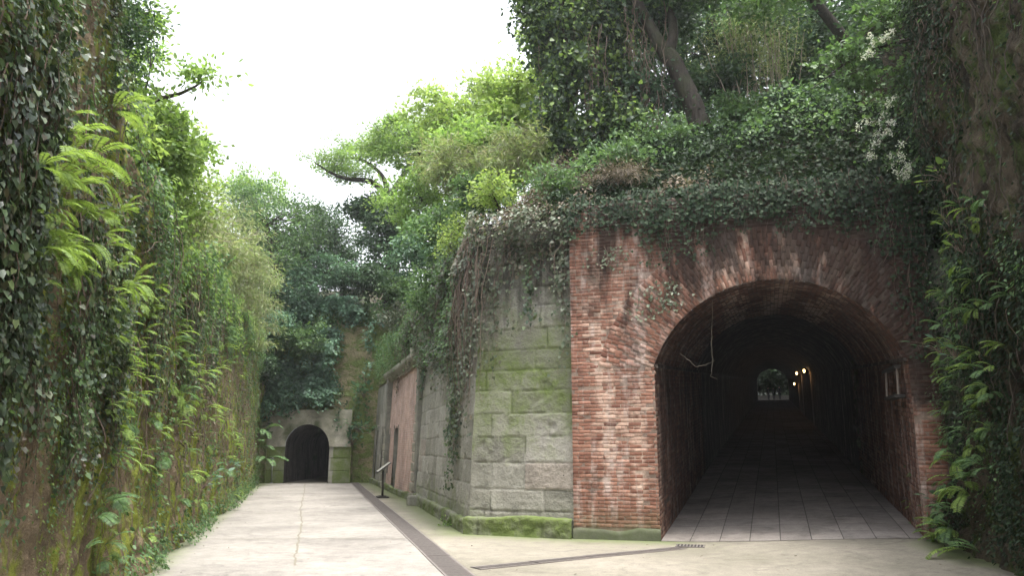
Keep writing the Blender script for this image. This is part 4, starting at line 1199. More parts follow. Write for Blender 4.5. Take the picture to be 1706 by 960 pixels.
def plant_ferns(limit=285):
    from mathutils import Euler
    SPEC.sort(key=lambda s: -s[0])
    for (_, p, rot, sc, leaf, label, group, k) in SPEC[:limit]:
        root = empty('fern', p); tag(root, label, 'fern', group); root.rotation_euler = rot; root.scale = (sc,) * 3
        for me, nm in zip(FERNS[k], ('fronds', 'stalks')):
            key = me.name + leaf.name
            if key not in FCACHE:
                FCACHE[key] = me.copy(); FCACHE[key].materials.clear(); FCACHE[key].materials.append(leaf)
            o = bpy.data.objects.new(nm, FCACHE[key]); COL.objects.link(o); o.parent = root
    V = []; Q = []; off = 0
    for (_, p, rot, sc, leaf, label, group, k) in SPEC[limit:]:
        me = FERNS[k][0]; n = len(me.vertices); v = np.empty(n * 3, np.float32); me.vertices.foreach_get('co', v); v = v.reshape(-1, 3)
        l = np.empty(len(me.loops), np.int32); me.loops.foreach_get('vertex_index', l)
        Rm = np.array(Euler(rot).to_matrix()); V.append(v @ Rm.T * sc + np.array(p)); Q.append(l.reshape(-1, 4) + off); off += n
    if V:
        Q = np.concatenate(Q)
        tag(link('small_ferns', raw_mesh('small_ferns', np.concatenate(V), Q, np.full(len(Q), 4)), M['fern']), 'smallest and farthest fern fronds scattered over both rock walls', 'ferns', None, 'stuff')
FCACHE = {}

def ivy_on(name, label, face, strands, leaf, size=.06, dens=26, off=.06, shape='ivy', cat='ivy', group=None, stemr=.004, hang=False, wood=None, spread=.05):
    """strands: list of (t, ztop, length). Each creeps down the face (or hangs free in front of it)"""
    paths = []; LP = []; LT = []; LN = []; LS = []
    for (t0, z0, L, wd) in strands:
        n = max(4, int(L / .12)); z = z0 - np.linspace(0, L, n)
        t = t0 + np.cumsum(rng.normal(size=n) * .022) + .05 * np.sin(z * 3 + t0)
        ofs = off * rng.uniform(.5, 1.4) + (.10 * np.sin(np.linspace(0, math.pi, n)) if hang else 0)
        P = face.pt(t, z, ofs)
        paths.append((P, np.linspace(stemr * 1.5, stemr * .5, n)))
        m_ = max(3, int(L * dens * wd))
        u = rng.random(m_) ** .9 * (n - 1); i = u.astype(int); f = (u - i)[:, None]; i2 = np.minimum(i + 1, n - 1)
        q = P[i] * (1 - f) + P[i2] * f
        N2 = face.nrm(t[i]); N3 = np.concatenate([N2, np.zeros((m_, 1))], 1); T3 = np.stack([N2[:, 1], -N2[:, 0], np.zeros(m_)], -1)
        q = q + T3 * (rng.normal(size=m_) * spread * (1 + wd))[:, None] + N3 * np.abs(rng.normal(size=m_) * .035)[:, None]
        tip = -UP * 1.0 + T3 * rng.normal(size=m_)[:, None] * .5 + N3 * (.25 + .3 * rng.normal(size=m_))[:, None]
        nn = N3 + UP * (.35 + .35 * rng.normal(size=m_))[:, None] + T3 * (.45 * rng.normal(size=m_))[:, None]
        LP.append(q); LT.append(tip); LN.append(nn); LS.append(size * rng.uniform(.55, 1.25, m_))
    LP, LT, LN, LS = map(np.concatenate, (LP, LT, LN, LS))
    base = LP[np.argmax(LP[:, 2])]
    root = empty(name, tuple(base)); tag(root, label, cat, group)
    link('stems', tubes_mesh('stems', [(p - base, r) for p, r in paths], 4), wood or M['vine'], root)
    link('leaves', leaves_mesh('leaves', LP - base, unit(LT), unit(LN), LS, shape), leaf, root)
    return root
def cover(name, label, face, n, leaf, size, maskf, t0, t1, z0f, z1f, shape='oval', off=(.02, .22), kind='stuff', cat='creeper', up=.5):
    """dense small-leaved creeper over a face: uncountable"""
    t = rng.uniform(t0, t1, n * 3); zt = np.broadcast_to(z1f(t) if callable(z1f) else z1f, t.shape); z = z0f + (zt - z0f) * rng.random(len(t))
    k = maskf(t, z) > rng.random(len(t)); t, z = t[k][:n], z[k][:n]; m_ = len(t)
    N2 = face.nrm(t); N3 = np.concatenate([N2, np.zeros((m_, 1))], 1); T3 = np.stack([N2[:, 1], -N2[:, 0], np.zeros(m_)], -1)
    thick = off[0] + (off[1] - off[0]) * np.clip(.5 + 1.3 * fbm(t * 1.6, z * 1.6, 0, 3, 55), 0, 1)
    P = face.pt(t, z) + N3 * (thick * rng.random(m_) ** .6)[:, None]
    tip = -UP * .7 + T3 * rng.normal(size=m_)[:, None] + N3 * (.5 + .5 * rng.normal(size=m_))[:, None]
    nn = N3 * .8 + UP * (up + .5 * rng.normal(size=m_))[:, None] + T3 * (.6 * rng.normal(size=m_))[:, None]
    o = link(name, leaves_mesh(name, P, unit(tip), unit(nn), size * rng.uniform(.5, 1.4, m_), shape), leaf)
    return tag(o, label, cat, None, kind)
def nz(t, z, f, seed, lo=-.05, hi=.25, oct=3): return sstep(lo, hi, fbm(t * f, z * f * .7, 0, oct, seed))

# ------------------------------------------------------------------ left rock wall: creepers, ivy drapes, ferns
lt = left_t
def on_left(u, v):
    r_ = ray(u, v); n = LEFT.n[1]; c = LEFT.p[1]
    tt = (c @ n) / (r_[0] * n[0] + r_[1] * n[1])
    p = r_ * tt; p[2] += EYE
    return float(np.interp(p[1], LEFT.p[:, 1], LEFT.cum)), float(p[2])
near, far = lt(2.5), lt(33.2)
ydist = lambda t: np.interp(t, LEFT.cum, LEFT.p[:, 1])
# dense dark ivy over the near upper part
def mask_near(t, z):
    y = ydist(t)
    return sstep(9.5, 7.8, y) * sstep(1.1, 2.3, z + .6 * fbm(t * 1.3, 0, 0, 3, 4)) * (.10 + .90 * nz(t, z, 1.3, 61, -.08, .2))
def mask_far(t, z):
    y = ydist(t); h = left_h(t)
    return sstep(7.5, 9, y) * np.clip(.04 + sstep(-1.6, -.2, z - h) + .30 * nz(t, z, 1.0, 62, .02, .3) + .5 * sstep(.6, .1, z), 0, 1)
cover('creeper', 'dense dark glossy ivy leaves matted over the near left rock wall', LEFT, 18000, M['ivy'], .042, mask_near, lt(2.5), lt(11), .6, lambda t: left_h(t) + .1, 'ivy', (.02, .30))
cover('creeper', 'small mixed green leaves growing between the ivy of the near left wall', LEFT, 15000, M['mid'], .034, lambda t, z: sstep(10, 8, ydist(t)) * sstep(.6, 1.8, z) * nz(t, z, 1.6, 57, -.2, .2), lt(2.5), lt(11), .4, lambda t: left_h(t) + .1, 'oval', (.02, .26))
cover('creeper', 'small green leaves covering the top and hollows of the left rock wall', LEFT, 34000, M['mid'], .055, mask_far, lt(7), far, .02, lambda t: left_h(t) + .15, 'oval', (.02, .28))
cover('creeper', 'bright green small leaves catching light along the left wall top', LEFT, 9000, M['bright'], .06, lambda t, z: sstep(-1.0, .1, z - left_h(t)) * nz(t, z, 1.5, 63, -.1, .2), lt(8), far, 2, lambda t: left_h(t) + .25, 'oval', (.08, .40))
cover('creeper', 'fine yellow green moss and seedlings speckling the lower left rock wall', LEFT, 26000, M['fern'], .026, lambda t, z: nz(t, z, 1.4, 68, -.05, .25), lt(3.5), far, .0, lambda t: left_h(t) - .6, 'oval', (.0, .06))
cover('creeper', 'dry brown leaves and litter caught in the left wall creeper', LEFT, 6500, M['dead'], .05, lambda t, z: nz(t, z, 1.2, 64, .05, .3), lt(3.5), far, 1.2, lambda t: left_h(t), 'oval', (.02, .2))
drapes = [((30, 20), 2.2, 'topmost dark ivy drape at the left picture edge of the near rock wall'),
          ((70, 150), 2.6, 'dark glossy ivy drape high on the near left rock wall, under the tree'),
          ((20, 330), 1.6, 'dark ivy drape above the bare brown rock at the left edge'),
          ((110, 330), 1.8, 'long dark ivy drape over the middle of the near left rock wall'),
          ((150, 520), 1.55, 'narrow hanging ivy rope reaching down the bare brown rock on the left'),
          ((55, 470), 1.2, 'short ivy drape ending on the bare brown rock near the left edge'),
          ((180, 380), 1.4, 'ivy drape beside the brightest ferns on the left wall'),
          ((235, 420), 1.6, 'ivy drape just past the bright ferns of the left wall'),
          ((285, 470), 1.7, 'ivy drape on the yellow mossy middle of the left wall'),
          ((330, 500), 1.8, 'ivy drape on the far half of the left wall'),
          ((375, 520), 1.8, 'farthest ivy drape on the left wall near the small tunnel')]
for (uv_, L_, lab) in drapes:
    t_, z_ = on_left(*uv_)
    w_ = .22 if 'rope' in lab else .42
    st = [(t_ + rng.normal() * w_ * .6, z_ + rng.normal() * .15, L_ * rng.uniform(.5, 1.15), rng.uniform(.7, 1.6)) for _ in range(13 if 'rope' in lab else 20)]
    ivy_on('hanging_ivy', lab, LEFT, st, M['ivy'], .05, 36, .12, group=None)
# bare dead stems and roots
st = [(rng.uniform(lt(3.5), lt(28)), 0, 0, 0) for _ in range(0)]
paths = []
for i in range(260):
    t0_ = rng.uniform(lt(3.2), lt(30)); z0_ = 1.5 + rng.random() * 5; z0_ = min(z0_, float(left_h(np.array(t0_))) + .2)
    L_ = rng.uniform(.5, 2.0); n = 12; z = z0_ - np.linspace(0, L_, n); t = t0_ + np.cumsum(rng.normal(size=n) * .045)
    z = z + np.cumsum(rng.normal(size=n) * .02)
    paths.append((LEFT.pt(t, np.maximum(z, .05), .08 + .14 * np.sin(np.linspace(0, 3.1, n)) * rng.random()), np.linspace(.007, .002, n)))
tag(link('dead_stems', tubes_mesh('dead_stems', paths, 4), M['vine']), 'tangle of dead brown vine stems over the left rock wall', 'dead vines', None, 'stuff')

# ferns on the left wall, in bands that a viewer can find
bands = [((100, 190, 180, 340), 5, M['fern'], .75, 'large bright fern high on the near left wall, below the overhanging tree'),
         ((0, 130, 180, 480), 34, M['fern'], .55, 'fern jutting from the dark ivy at the left edge of the rock wall'),
         ((100, 230, 350, 480), 22, M['fern'], .6, 'fern among the dark ivy of the near left rock wall'),
         ((170, 290, 480, 640), 60, M['fern'], .54, 'bright fern in the thick band halfway up the left rock wall'),
         ((180, 300, 640, 780), 50, M['fern'], .52, 'fern low on the left rock wall above the moss mound'),
         ((290, 420, 470, 640), 50, M['fern'], .7, 'fern on the upper far half of the left rock wall'),
         ((290, 420, 640, 800), 34, M['fern'], .7, 'small fern on the lower far half of the left rock wall'),
         ((140, 260, 830, 940), 16, M['fern_dark'], .6, 'dark fern at the foot of the left wall beside the near road edge'),
         ((260, 420, 790, 850), 20, M['fern_dark'], .6, 'small fern at the foot of the left wall further along the road')]
for (u0, u1, v0, v1), n, lf, sc, lab in bands:
    for i in range(n):
        t_, z_ = on_left(rng.uniform(u0, u1), rng.uniform(v0, v1))
        z_ = max(z_, .12)
        if z_ > float(left_h(np.array(t_))) + .05: z_ = float(left_h(np.array(t_))) * rng.uniform(.72, 1)
        p = LEFT.pt(np.array(t_), np.array(z_), .26 if (u1 < 240 and v1 < 600) else .08); n2 = LEFT.nrm(np.array(t_))
        lf2 = lf if ('bright' in lab or 'dark' in lab or rng.random() < .6) else M['fern_dark']
        fern(p, n2, sc * rng.uniform(.45, 1.3), lf2, lab, lab.replace('fern', 'ferns', 1))
# broad-leaved plants at the wall foot
def broad(name, label, p, n2, leaf, h=.35, nl=14, size=.16):
    root = empty(name, tuple(p)); tag(root, label, 'plant')
    P = rng.normal(size=(nl, 3)) * np.array([.12, .12, .10]) * (h / .35) + np.array([n2[0] * .12, n2[1] * .12, h * .6])
    tip = unit(P + rng.normal(size=(nl, 3)) * .1 + np.array([n2[0], n2[1], -.3]) * .3); nr = unit(rng.normal(size=(nl, 3)) * .35 + UP)
    link('stems', tubes_mesh('stems', [(curve((0, 0, 0), q, .1, 4), np.linspace(.006, .003, 4)) for q in P], 4), M['vine'], root)
    link('leaves', leaves_mesh('leaves', P, tip, nr, size * rng.uniform(.6, 1.2, nl), 'oval'), leaf, root)
for uv_, lab in (((345, 815), 'pale broad-leaved plant at the foot of the left wall midway along the road'), ((385, 790), 'pale broad-leaved plant at the foot of the left wall, further of two')):
    t_, z_ = on_left(*uv_); broad('broad_leaved_plant', lab, LEFT.pt(np.array(t_), np.array(max(z_, .1)), .05), LEFT.nrm(np.array(t_)), M['teal'])

# ------------------------------------------------------------------ trees and shrubs on the left bank
def at(u, v, Y): return at_y(u, v, Y)
b = at(180, 330, 10.5)
plant('tree', 'light green tree over the left rock wall, bare forked limb reaching into the sky', 'tree',
      [([at(120, 420, 10.5), at(165, 260, 10.6), at(175, 120, 10.8), at(180, 10, 11)], [.14, .10, .07, .03]),
       ([at(165, 240, 10.6), at(232, 178, 10.4), at(282, 160, 10.3), at(315, 150, 10.2), at(345, 128, 10.2)], [.05, .04, .033, .02, .008]),
       ([at(225, 178, 10.5), at(245, 140, 10.4), at(252, 112, 10.3)], [.02, .016, .006])],
      [(*at(225, 215, 10.5), .75, 1.1, .6, 60), (*at(255, 300, 10.8), .7, 1.2, .6, 60), (*at(290, 250, 10.9), .35, .8, .5, 24), (*at(200, 330, 9.8), .5, .9, .5, 30), (*at(345, 125, 10.2), .22, .3, .12, 4), (*at(165, 120, 11), .8, 1.2, .8, 40), (*at(190, 40, 11), .8, 1.0, .5, 20), (*at(238, 30, 10.4), .25, .3, .22, 7)],
      75, .17, .085, 'oval', M['bright'], br=.012)
plant('tree', 'pale yellow green tree rising just beyond the bare limb on the left bank', 'tree',
      [([at(240, 430, 13.5), at(250, 330, 13.5), at(262, 230, 13.5), at(260, 190, 13.5)], [.12, .10, .06, .03])],
      [(*at(255, 235, 13.5), .9, 1.1, .6, 50), (*at(285, 310, 13.5), .8, 1.2, .6, 60), (*at(225, 300, 13), .6, 1, .6, 30)],
      75, .18, .10, 'small', M['lime'], br=.012)
plant('tree', 'small-leaved dark tree at the top left corner above the ivy', 'tree',
      [([at(60, 250, 9.2), at(110, 120, 9.6), at(150, 20, 10), at(170, -70, 10)], [.16, .12, .08, .04])],
      [(*at(60, 40, 9.4), 1.2, 1.3, .9, 60), (*at(195, 110, 9.9), .35, .8, .7, 26), (*at(215, 40, 9.8), .3, .7, .5, 20), (*at(130, -40, 9.8), 1.0, 1.2, .6, 34)],
      75, .17, .06, 'oval', M['dark'], br=.012)
plant('shrub', 'big-leaved bright sprig hanging over the left wall below the bare limb', 'shrub',
      [([at(150, 330, 9.4), at(185, 270, 9.2), at(235, 245, 9.1)], [.03, .02, .006])],
      [(*at(200, 215, 9.2), .5, .5, .35, 14), (*at(150, 160, 9), .5, .5, .5, 12)], 40, .16, .12, 'oval', M['lime'], br=.008)
# feathery bamboo-grass mounds on the left wall top, going away
for (u, v, Y, rx, rz, n, lab, mt) in (
        (300, 345, 14.5, 1.2, .7, 60, 'nearest mound of pale feathery bamboo grass on the left wall top', 'bamboo'),
        (345, 375, 18, 1.5, 1.0, 90, 'largest mound of pale feathery bamboo grass arching over the left wall', 'bamboo'),
        (385, 410, 22, 1.5, 1.2, 90, 'third mound of bamboo grass on the left wall, overhanging the road', 'bamboo'),
        (415, 480, 26, 1.3, 1.4, 80, 'farthest mound of bamboo grass hanging down the left wall', 'bamboo')):
    c = at(u, v, Y); c[0] -= .4; c[2] -= .1
    root_ = np.array([c[0] - .5, c[1], c[2] - rz * 1.6])
    plant('bamboo_grass', lab, 'bamboo grass',
          [([root_ + np.array([.25 * i, .3 * (i % 3 - 1), 0]), c + np.array([.2 * (i - 2), .2 * (i % 2), 0])], [.02, .008]) for i in range(5)],
          [(*c, rx, 1.7, rz, n), (c[0] + .5, c[1], c[2] - rz * .7, rx * .8, 1.4, rz * .8, n // 2)],
          80, .24, .16, 'blade', M[mt], M['twig'], br=.008, flatz=.45, droop=.7)
for (u, v, Y, rx, rz, n, lab, mt) in (
        (305, 440, 14, .7, .35, 18, 'low leafy shrub on the edge of the left wall, nearest', 'mid'),
        (370, 560, 21, .5, .35, 16, 'lime green shrub hanging on the left wall under the bamboo grass', 'lime'),
        (265, 400, 11.5, .5, .3, 14, 'lime leaved shrub where the left wall drops to its lower top', 'lime')):
    c = at(u, v, Y)
    plant('shrub', lab, 'shrub', [([c - np.array([.3, 0, .6]), c], [.03, .01])], [(*c, rx, 1.0, rz, n)], 70, .16, .085, 'oval', M[mt], br=.008)
# dark trees on the far left plateau
for (u, v, Y, rx, rz, n, lab, mt, gz) in (
        (445, 375, 33, 2.6, 1.8, 90, 'spreading green tree behind the bamboo grass at the far left bend', 'mid', 7.0),
        (500, 420, 37, 2.3, 1.8, 80, 'dark ivy-hung tree standing left above the small far tunnel', 'dark', 7.6),
        (560, 400, 38, 2.4, 1.7, 80, 'dark tree standing directly above the small far tunnel', 'dark', 7.6),
        (420, 320, 40, 2.2, 1.2, 50, 'pale leafed distant tree against the sky over the left bank', 'bright', 9)):
    c = at(u, v, Y); bs_ = np.array([c[0] + .4, c[1], gz])
    plant('tree', lab, 'tree', [([bs_, bs_ * .6 + c * .4 + np.array([.3, 0, 0]), c], [.24, .18, .08])],
          [(*c, rx, 2.0, rz, n), (c[0], c[1], c[2] - rz, rx * .8, 1.8, rz * .7, n // 3)], 90, .36, .14, 'oval', M[mt], br=.02)
# the flat topped tree leaning left over the corridor end, ivy round its trunk
tb = at(650, 500, 34.5); tb[2] = 7.6
tt_ = at(648, 330, 34.5)
plant('tree', 'flat topped tree with pale limbs spreading left into the white sky', 'tree',
      [([tb, at(655, 430, 34.5), tt_], [.38, .32, .24]),
       ([tt_, at(620, 298, 34), at(580, 300, 33.5), at(545, 285, 33.2), at(525, 270, 33)], [.18, .13, .09, .06, .03]),
       ([tt_, at(640, 290, 34), at(600, 262, 34), at(560, 262, 34)], [.16, .10, .06, .03]),
       ([tt_, at(680, 280, 34.5), at(700, 230, 34.5)], [.18, .12, .05])],
      [(*at(555, 270, 33.3), 1.3, 1.5, .42, 46), (*at(610, 250, 34), 1.6, 1.8, .5, 60), (*at(680, 225, 34.5), 1.7, 1.8, .7, 60), (*at(590, 290, 33.6), 1.1, 1.2, .25, 24)],
      90, .3, .10, 'small', M['bright'], br=.02, flatz=.35)
plant('ivy_column', 'dark ivy wrapped thickly round the trunk of the flat topped tree', 'ivy',
      [([tb + np.array([.3, -.2, 0]), tt_ + np.array([.2, -.2, 0])], [.05, .03])],
      [(*at(640, 350, 34.2), 1.1, .9, .9, 36), (*at(650, 400, 34.2), 1.2, .9, 1.0, 40), (*at(640, 460, 34.2), 1.6, .9, 1.0, 40), (*at(600, 350, 34.2), .7, .7, .5, 14)],
      90, .3, .12, 'ivy', M['dark'], br=.015, up=.2, droop=.8)

# ------------------------------------------------------------------ growth over the end cliff
xE = lambda u: float(np.interp(gnd(u, 805)[0], END.p[:, 0], END.cum))
def mask_end(t, z):
    x = END.plan(t)[..., 0]
    left_ = sstep(-7.3, -8.1, x + .6 * fbm(z * .8, 0, 0, 3, 5))
    return np.clip(left_ * sstep(2.9, 4.0, z + .9 * fbm(t * .9, 0, 0, 3, 6)) + sstep(6.6, 7.3, z) + .18 * nz(t, z, .9, 66, .1, .3), 0, 1)
cover('creeper', 'dark leafy creeper hanging in a thick mass down the end cliff above the small tunnel', END, 22000, M['mid'], .12, mask_end, 0, END.len, 2.2, 7.8, 'oval', (.05, .9))
cover('creeper', 'blue green leaves layered over the end cliff creeper', END, 16000, M['teal'], .15, lambda t, z: mask_end(t, z) * nz(t, z, .7, 67, -.05, .2), 0, END.len, 2.6, 8.0, 'oval', (.5, 1.3), up=1.2)
for (u, v, Y, rx, rz, n, lab, mt) in (
        (480, 480, 32.9, 1.2, .8, 40, 'rounded green shrub high on the end cliff, above the small tunnel', 'teal'),
        (540, 455, 33.2, 1.5, .8, 46, 'layered green shrub on the brow of the end cliff', 'teal'),
        (445, 540, 32.2, 1.1, .8, 40, 'blue green shrub hanging low on the end cliff beside the left wall', 'teal'),
        (500, 560, 32.7, 1.4, .7, 40, 'dark shrub hanging over the cliff straight above the small tunnel', 'mid'),
        (600, 470, 33.6, 1.6, .7, 44, 'dark shrub along the cliff brow left of the exposed green rock', 'dark'),
        (665, 480, 33.4, 1.1, .7, 34, 'mid green shrub at the corner of the cliff and the right bank', 'mid'),
        (430, 600, 31.6, .6, 1.0, 22, 'dark shrub dripping down the inner corner left of the small tunnel', 'dark')):
    c = at(u, v, Y)
    plant('shrub', lab, 'shrub', [([c + np.array([0, .8, -.3]), c], [.05, .02])], [(*c, rx, .8, rz, n)], 90, .24, .12, 'oval', M[mt], br=.012, up=1.3)
# broad leaves clinging beside the tunnel
for (u, v, lab) in ((597, 712, 'pale broad leaves on the mossy rock, upper right of the small tunnel'), (585, 735, 'pale broad leaves hanging right of the small tunnel arch'), (605, 655, 'broad leaves high on the green rock by the brick building corner')):
    c = at(u, v, 33.2)
    broad('broad_leaved_plant', lab, c - np.array([0, -.2, .2]), (0, -1), M['teal'], .5, 26, .30)
for i, (u, v) in enumerate(((438, 720), (436, 745), (441, 765))):
    c = at(u, v, 31.5)
    fern(c, (0.4, -1), 2.2, M['fern_dark'], 'green fern in the corner left of the small tunnel', 'green ferns in the corner left of the small tunnel')
ivy_on('hanging_ivy', 'thin ivy strands over the concrete surround of the small tunnel', END, [(xE(u), 3.5, rng.uniform(.5, 1.4), .8) for u in (455, 470, 482, 560, 572, 578, 565, 450)], M['dark'], .10, 18, .38)
ivy_on('hanging_ivy', 'long creeper trailing down the mossy rock between the small tunnel and the brick building', END, [(xE(u), 4.6, rng.uniform(1.5, 3.2), .8) for u in (592, 598, 603, 588, 607)], M['mid'], .10, 16, .12)

# ------------------------------------------------------------------ the right wall: bank growth, vines round the stone corner
CORN = Face([tuple(FLEFT), tuple(C0), tuple(P0), tuple(E0)], 5.7, sgn=-1, amp=0.0, seed=2, batter=.045)
CORN.n = np.array([tuple(nF), tuple(nC * miter), tuple(nR), tuple(nB)])
cF = CORN.cum[1]; cP = CORN.cum[2]; cE = CORN.cum[3]
def on_corn(u, v):
    """point of the stone wall seen at u, v -> (t, z)"""
    r_ = ray(u, v); best = None
    for i in range(3):
        a, b_ = CORN.p[i], CORN.p[i + 1]; d = b_ - a
        A = np.array([[r_[0], -d[0]], [r_[1], -d[1]]]);
        try: k, s_ = np.linalg.solve(A, a)
        except Exception: continue
        if -.02 <= s_ <= 1.02 and k > 0 and (best is None or k < best[0]): best = (k, CORN.cum[i] + s_ * (CORN.cum[i + 1] - CORN.cum[i]))
    if best is None: return None
    return best[1], EYE + r_[2] * best[0]
def mask_corner(t, z):
    c = np.exp(-((t - cF - .9) / 1.2) ** 2)
    slope = sstep(cF + .1, cF + .9, t)
    lim = np.interp(t, [0, cF, cF + .5, cF + 1.5, cF + 3.5, cP, cE], [5.2, 4.7, 3.4, 3.2, 3.3, 4.3, 4.4])
    return sstep(-.3, .35, z - lim + .8 * fbm(t * 1.3, z * .5, 0, 3, 70)) * (.35 + .65 * nz(t, z, 1.2, 71, -.2, .15))
cover('creeper', 'dusty grey green creeper spilling over the top of the stone wall corner', CORN, 15000, M['ivy_grey'], .065, mask_corner, .1, cP + 3, 2.0, 5.9, 'ivy', (.03, .45))
cover('creeper', 'dry dead leaves tangled in the creeper on the stone wall', CORN, 9000, M['dead'], .055, mask_corner, .1, cP + 6, 1.8, 5.9, 'oval', (.03, .4))
cover('creeper', 'fresh green leaves on the upper receding stone wall', CORN, 9000, M['mid'], .075, lambda t, z: mask_corner(t, z) * sstep(cF + 1.0, cF + 2.0, t), cF + .8, cE, 3.0, 5.9, 'oval', (.15, .6), up=1.0)
for (u, v, L_, n, w_, lab, mt) in (
        (758, 590, 2.6, 16, .30, 'long ivy rope hanging down the receding grey stone wall, lowest of all', 'ivy'),
        (775, 500, 2.2, 16, .35, 'ivy and dead vines hanging just left of the stone corner', 'ivy_grey'),
        (800, 430, 2.2, 18, .30, 'pale vines tumbling over the stone corner edge', 'ivy_grey'),
        (735, 520, 1.7, 16, .45, 'leafy ivy hanging on the upper receding stone wall', 'ivy_grey'),
        (700, 590, 1.2, 12, .35, 'ivy hanging over the end of the brick building cornice', 'dark'),
        (880, 420, 1.6, 6, .10, 'thin dark ivy strand down the middle of the front stone face', 'ivy'),
        (935, 400, 2.4, 6, .05, 'sparse ivy strand along the joint of stone and brick', 'ivy_grey'),
        (660, 625, .7, 8, .5, 'dead creeper over the brick building cornice', 'dead')):
    r_ = on_corn(u, v)
    if r_ is None: print('miss', u, v); continue
    t_, z_ = r_
    st = [(t_ + rng.normal() * w_, z_ + rng.normal() * .15, L_ * rng.uniform(.45, 1.1), rng.uniform(.5, 1.2)) for _ in range(n)]
    ivy_on('hanging_ivy', lab, CORN, st, M[mt], .065, 26, .08)
paths = []
for i in range(150):
    t0_ = rng.uniform(.1, cP + 5) if i % 3 else rng.normal(cF + .7, .5); t0_ = float(np.clip(t0_, .1, cE - .2))
    L_ = rng.uniform(.6, 3.2) if abs(t0_ - cF - .6) < 1.2 else rng.uniform(.3, 1.5); n = 14
    z = 5.75 - rng.random() * .8 - np.linspace(0, L_, n); t = t0_ + np.cumsum(rng.normal(size=n) * .035)
    paths.append((CORN.pt(np.clip(t, .02, cE), np.maximum(z, .3), .08 + .30 * np.sin(np.linspace(0.3, 3.1, n)) * rng.random()), np.linspace(.009, .003, n)))
tag(link('dead_stems', tubes_mesh('dead_stems', paths, 4), M['vine']), 'bare hanging vine stems and roots over the stone wall corner', 'dead vines', None, 'stuff')

# bank growth as uncountable ground cover on the slope
def bankcover(label, n, leaf, size, shape, t0, t1, d0, d1, seed, th=.25, lo=-.1, up=1.0):
    t = rng.uniform(t0, t1, n * 3); d = d0 + (d1 - d0) * rng.random(n * 3)
    k = nz(t, d, .8, seed, lo, lo + .3) > rng.random(n * 3); t, d = t[k][:n], d[k][:n]; m_ = len(t)
    top = BANK.top(t); p = BANK.pt(t, top, -.25)
    dx = np.interp(t, BANK.cum, np.array(BANKDIR)[:, 0]); dy = np.interp(t, BANK.cum, np.array(BANKDIR)[:, 1])
    x = p[:, 0] + dx * d; y = p[:, 1] + dy * d
    z = top - .04 + np.interp(d, *BPROF) + .5 * fbm(x * .35, y * .35, 0, 4, 8) * sstep(0, 2, d) + rng.random(m_) ** .7 * th * (.4 + 1.2 * nz(t, d, 1.4, seed + 3, -.3, .4))
    P = np.stack([x, y, z], -1)
    N = BANK.nrm(t); N3 = np.concatenate([N, np.zeros((m_, 1))], 1)
    tip = N3 * .8 + rng.normal(size=(m_, 3)) * .7 - UP * .3
    nn = N3 * .5 + UP * up + rng.normal(size=(m_, 3)) * .5
    o = link('ground_cover', leaves_mesh('ground_cover', P, unit(tip), unit(nn), size * rng.uniform(.5, 1.35, m_), shape), leaf)
    return tag(o, label, 'ground cover', None, 'stuff')
bF0, bF1 = BANK.cum[1], BANK.cum[2]; bC = BANK.cum[3]; bP = BANK.cum[4]; bE = BANK.cum[5]
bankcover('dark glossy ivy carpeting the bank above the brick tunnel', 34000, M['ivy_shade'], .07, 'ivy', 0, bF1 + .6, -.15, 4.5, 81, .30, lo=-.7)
bankcover('mid green undergrowth on the slope above the stone wall', 22000, M['mid'], .09, 'oval', bF1 - 1.5, bE, -.1, 6, 82, .5)
bankcover('tufted green undergrowth on the brow of the bank', 16000, M['mid'], .10, 'oval', 0, bF1 + 1, 1.5, 8, 88, .7, lo=-.6)
bankcover('dark undergrowth deeper in the wood above the tunnel', 14000, M['dark'], .12, 'oval', 0, bP, 3.5, 12, 84, .9)
bankcover('dry dead leaves and stalks on the bank above the walls', 8000, M['dead'], .07, 'oval', bF1 - 2.5, bP, -.2, 2.4, 85, .35)
# ivy spilling over the brick face
FACEF = Face([tuple(FLEFT), tuple(FRIGHT)], FH, sgn=-1, amp=0.0, seed=1)
LFc = FACEF.len
def ff(u, v):
    r_ = ray(u, v); k = (FO @ FN) / (r_[0] * FN[0] + r_[1] * FN[1]); p = r_ * k
    return float((p[:2] - FLEFT) @ FT), float(EYE + p[2])
for (u, v, L_, n, w_, lab, mt) in (
        (985, 345, .5, 6, .25, 'sparse ivy at the top left corner of the brick face', 'ivy_grey'),
        (1085, 335, 1.1, 9, .18, 'ivy strand hanging down the brick between corner and arch', 'ivy'),
        (1130, 340, .9, 14, .35, 'dark ivy fringe over the brick left of the arch crown', 'ivy'),
        (1215, 320, .7, 16, .4, 'dark ivy fringe straight above the left half of the arch', 'ivy'),
        (1300, 310, .75, 16, .4, 'dark ivy fringe above the pale patch at the arch crown', 'ivy'),
        (1390, 305, .9, 18, .4, 'thick dark ivy fringe above the right half of the arch', 'ivy'),
        (1470, 300, 1.2, 18, .4, 'thickest dark ivy fringe at the top right of the brick face', 'ivy'),
        (1520, 330, 2.4, 14, .15, 'ivy hanging along the right edge of the brick face', 'ivy'),
        (1090, 470, .7, 7, .15, 'small ivy patch growing on the arch bricks left of the mouth', 'ivy_grey'),
        (1015, 410, .5, 6, .15, 'small ivy patch on the brick just right of the stone wall', 'ivy_grey')):
    t_, z_ = ff(u, v); z_ = min(z_, FH + .1)
    st = [(float(np.clip(t_ + rng.normal() * w_, .02, LFc - .02)), z_ + rng.normal() * .08, L_ * rng.uniform(.35, 1.15), rng.uniform(.5, 1.5)) for _ in range(n)]
    ivy_on('hanging_ivy', lab, FACEF, st, M['ivy_shade' if mt == 'ivy' else mt], .048, 34, .05)
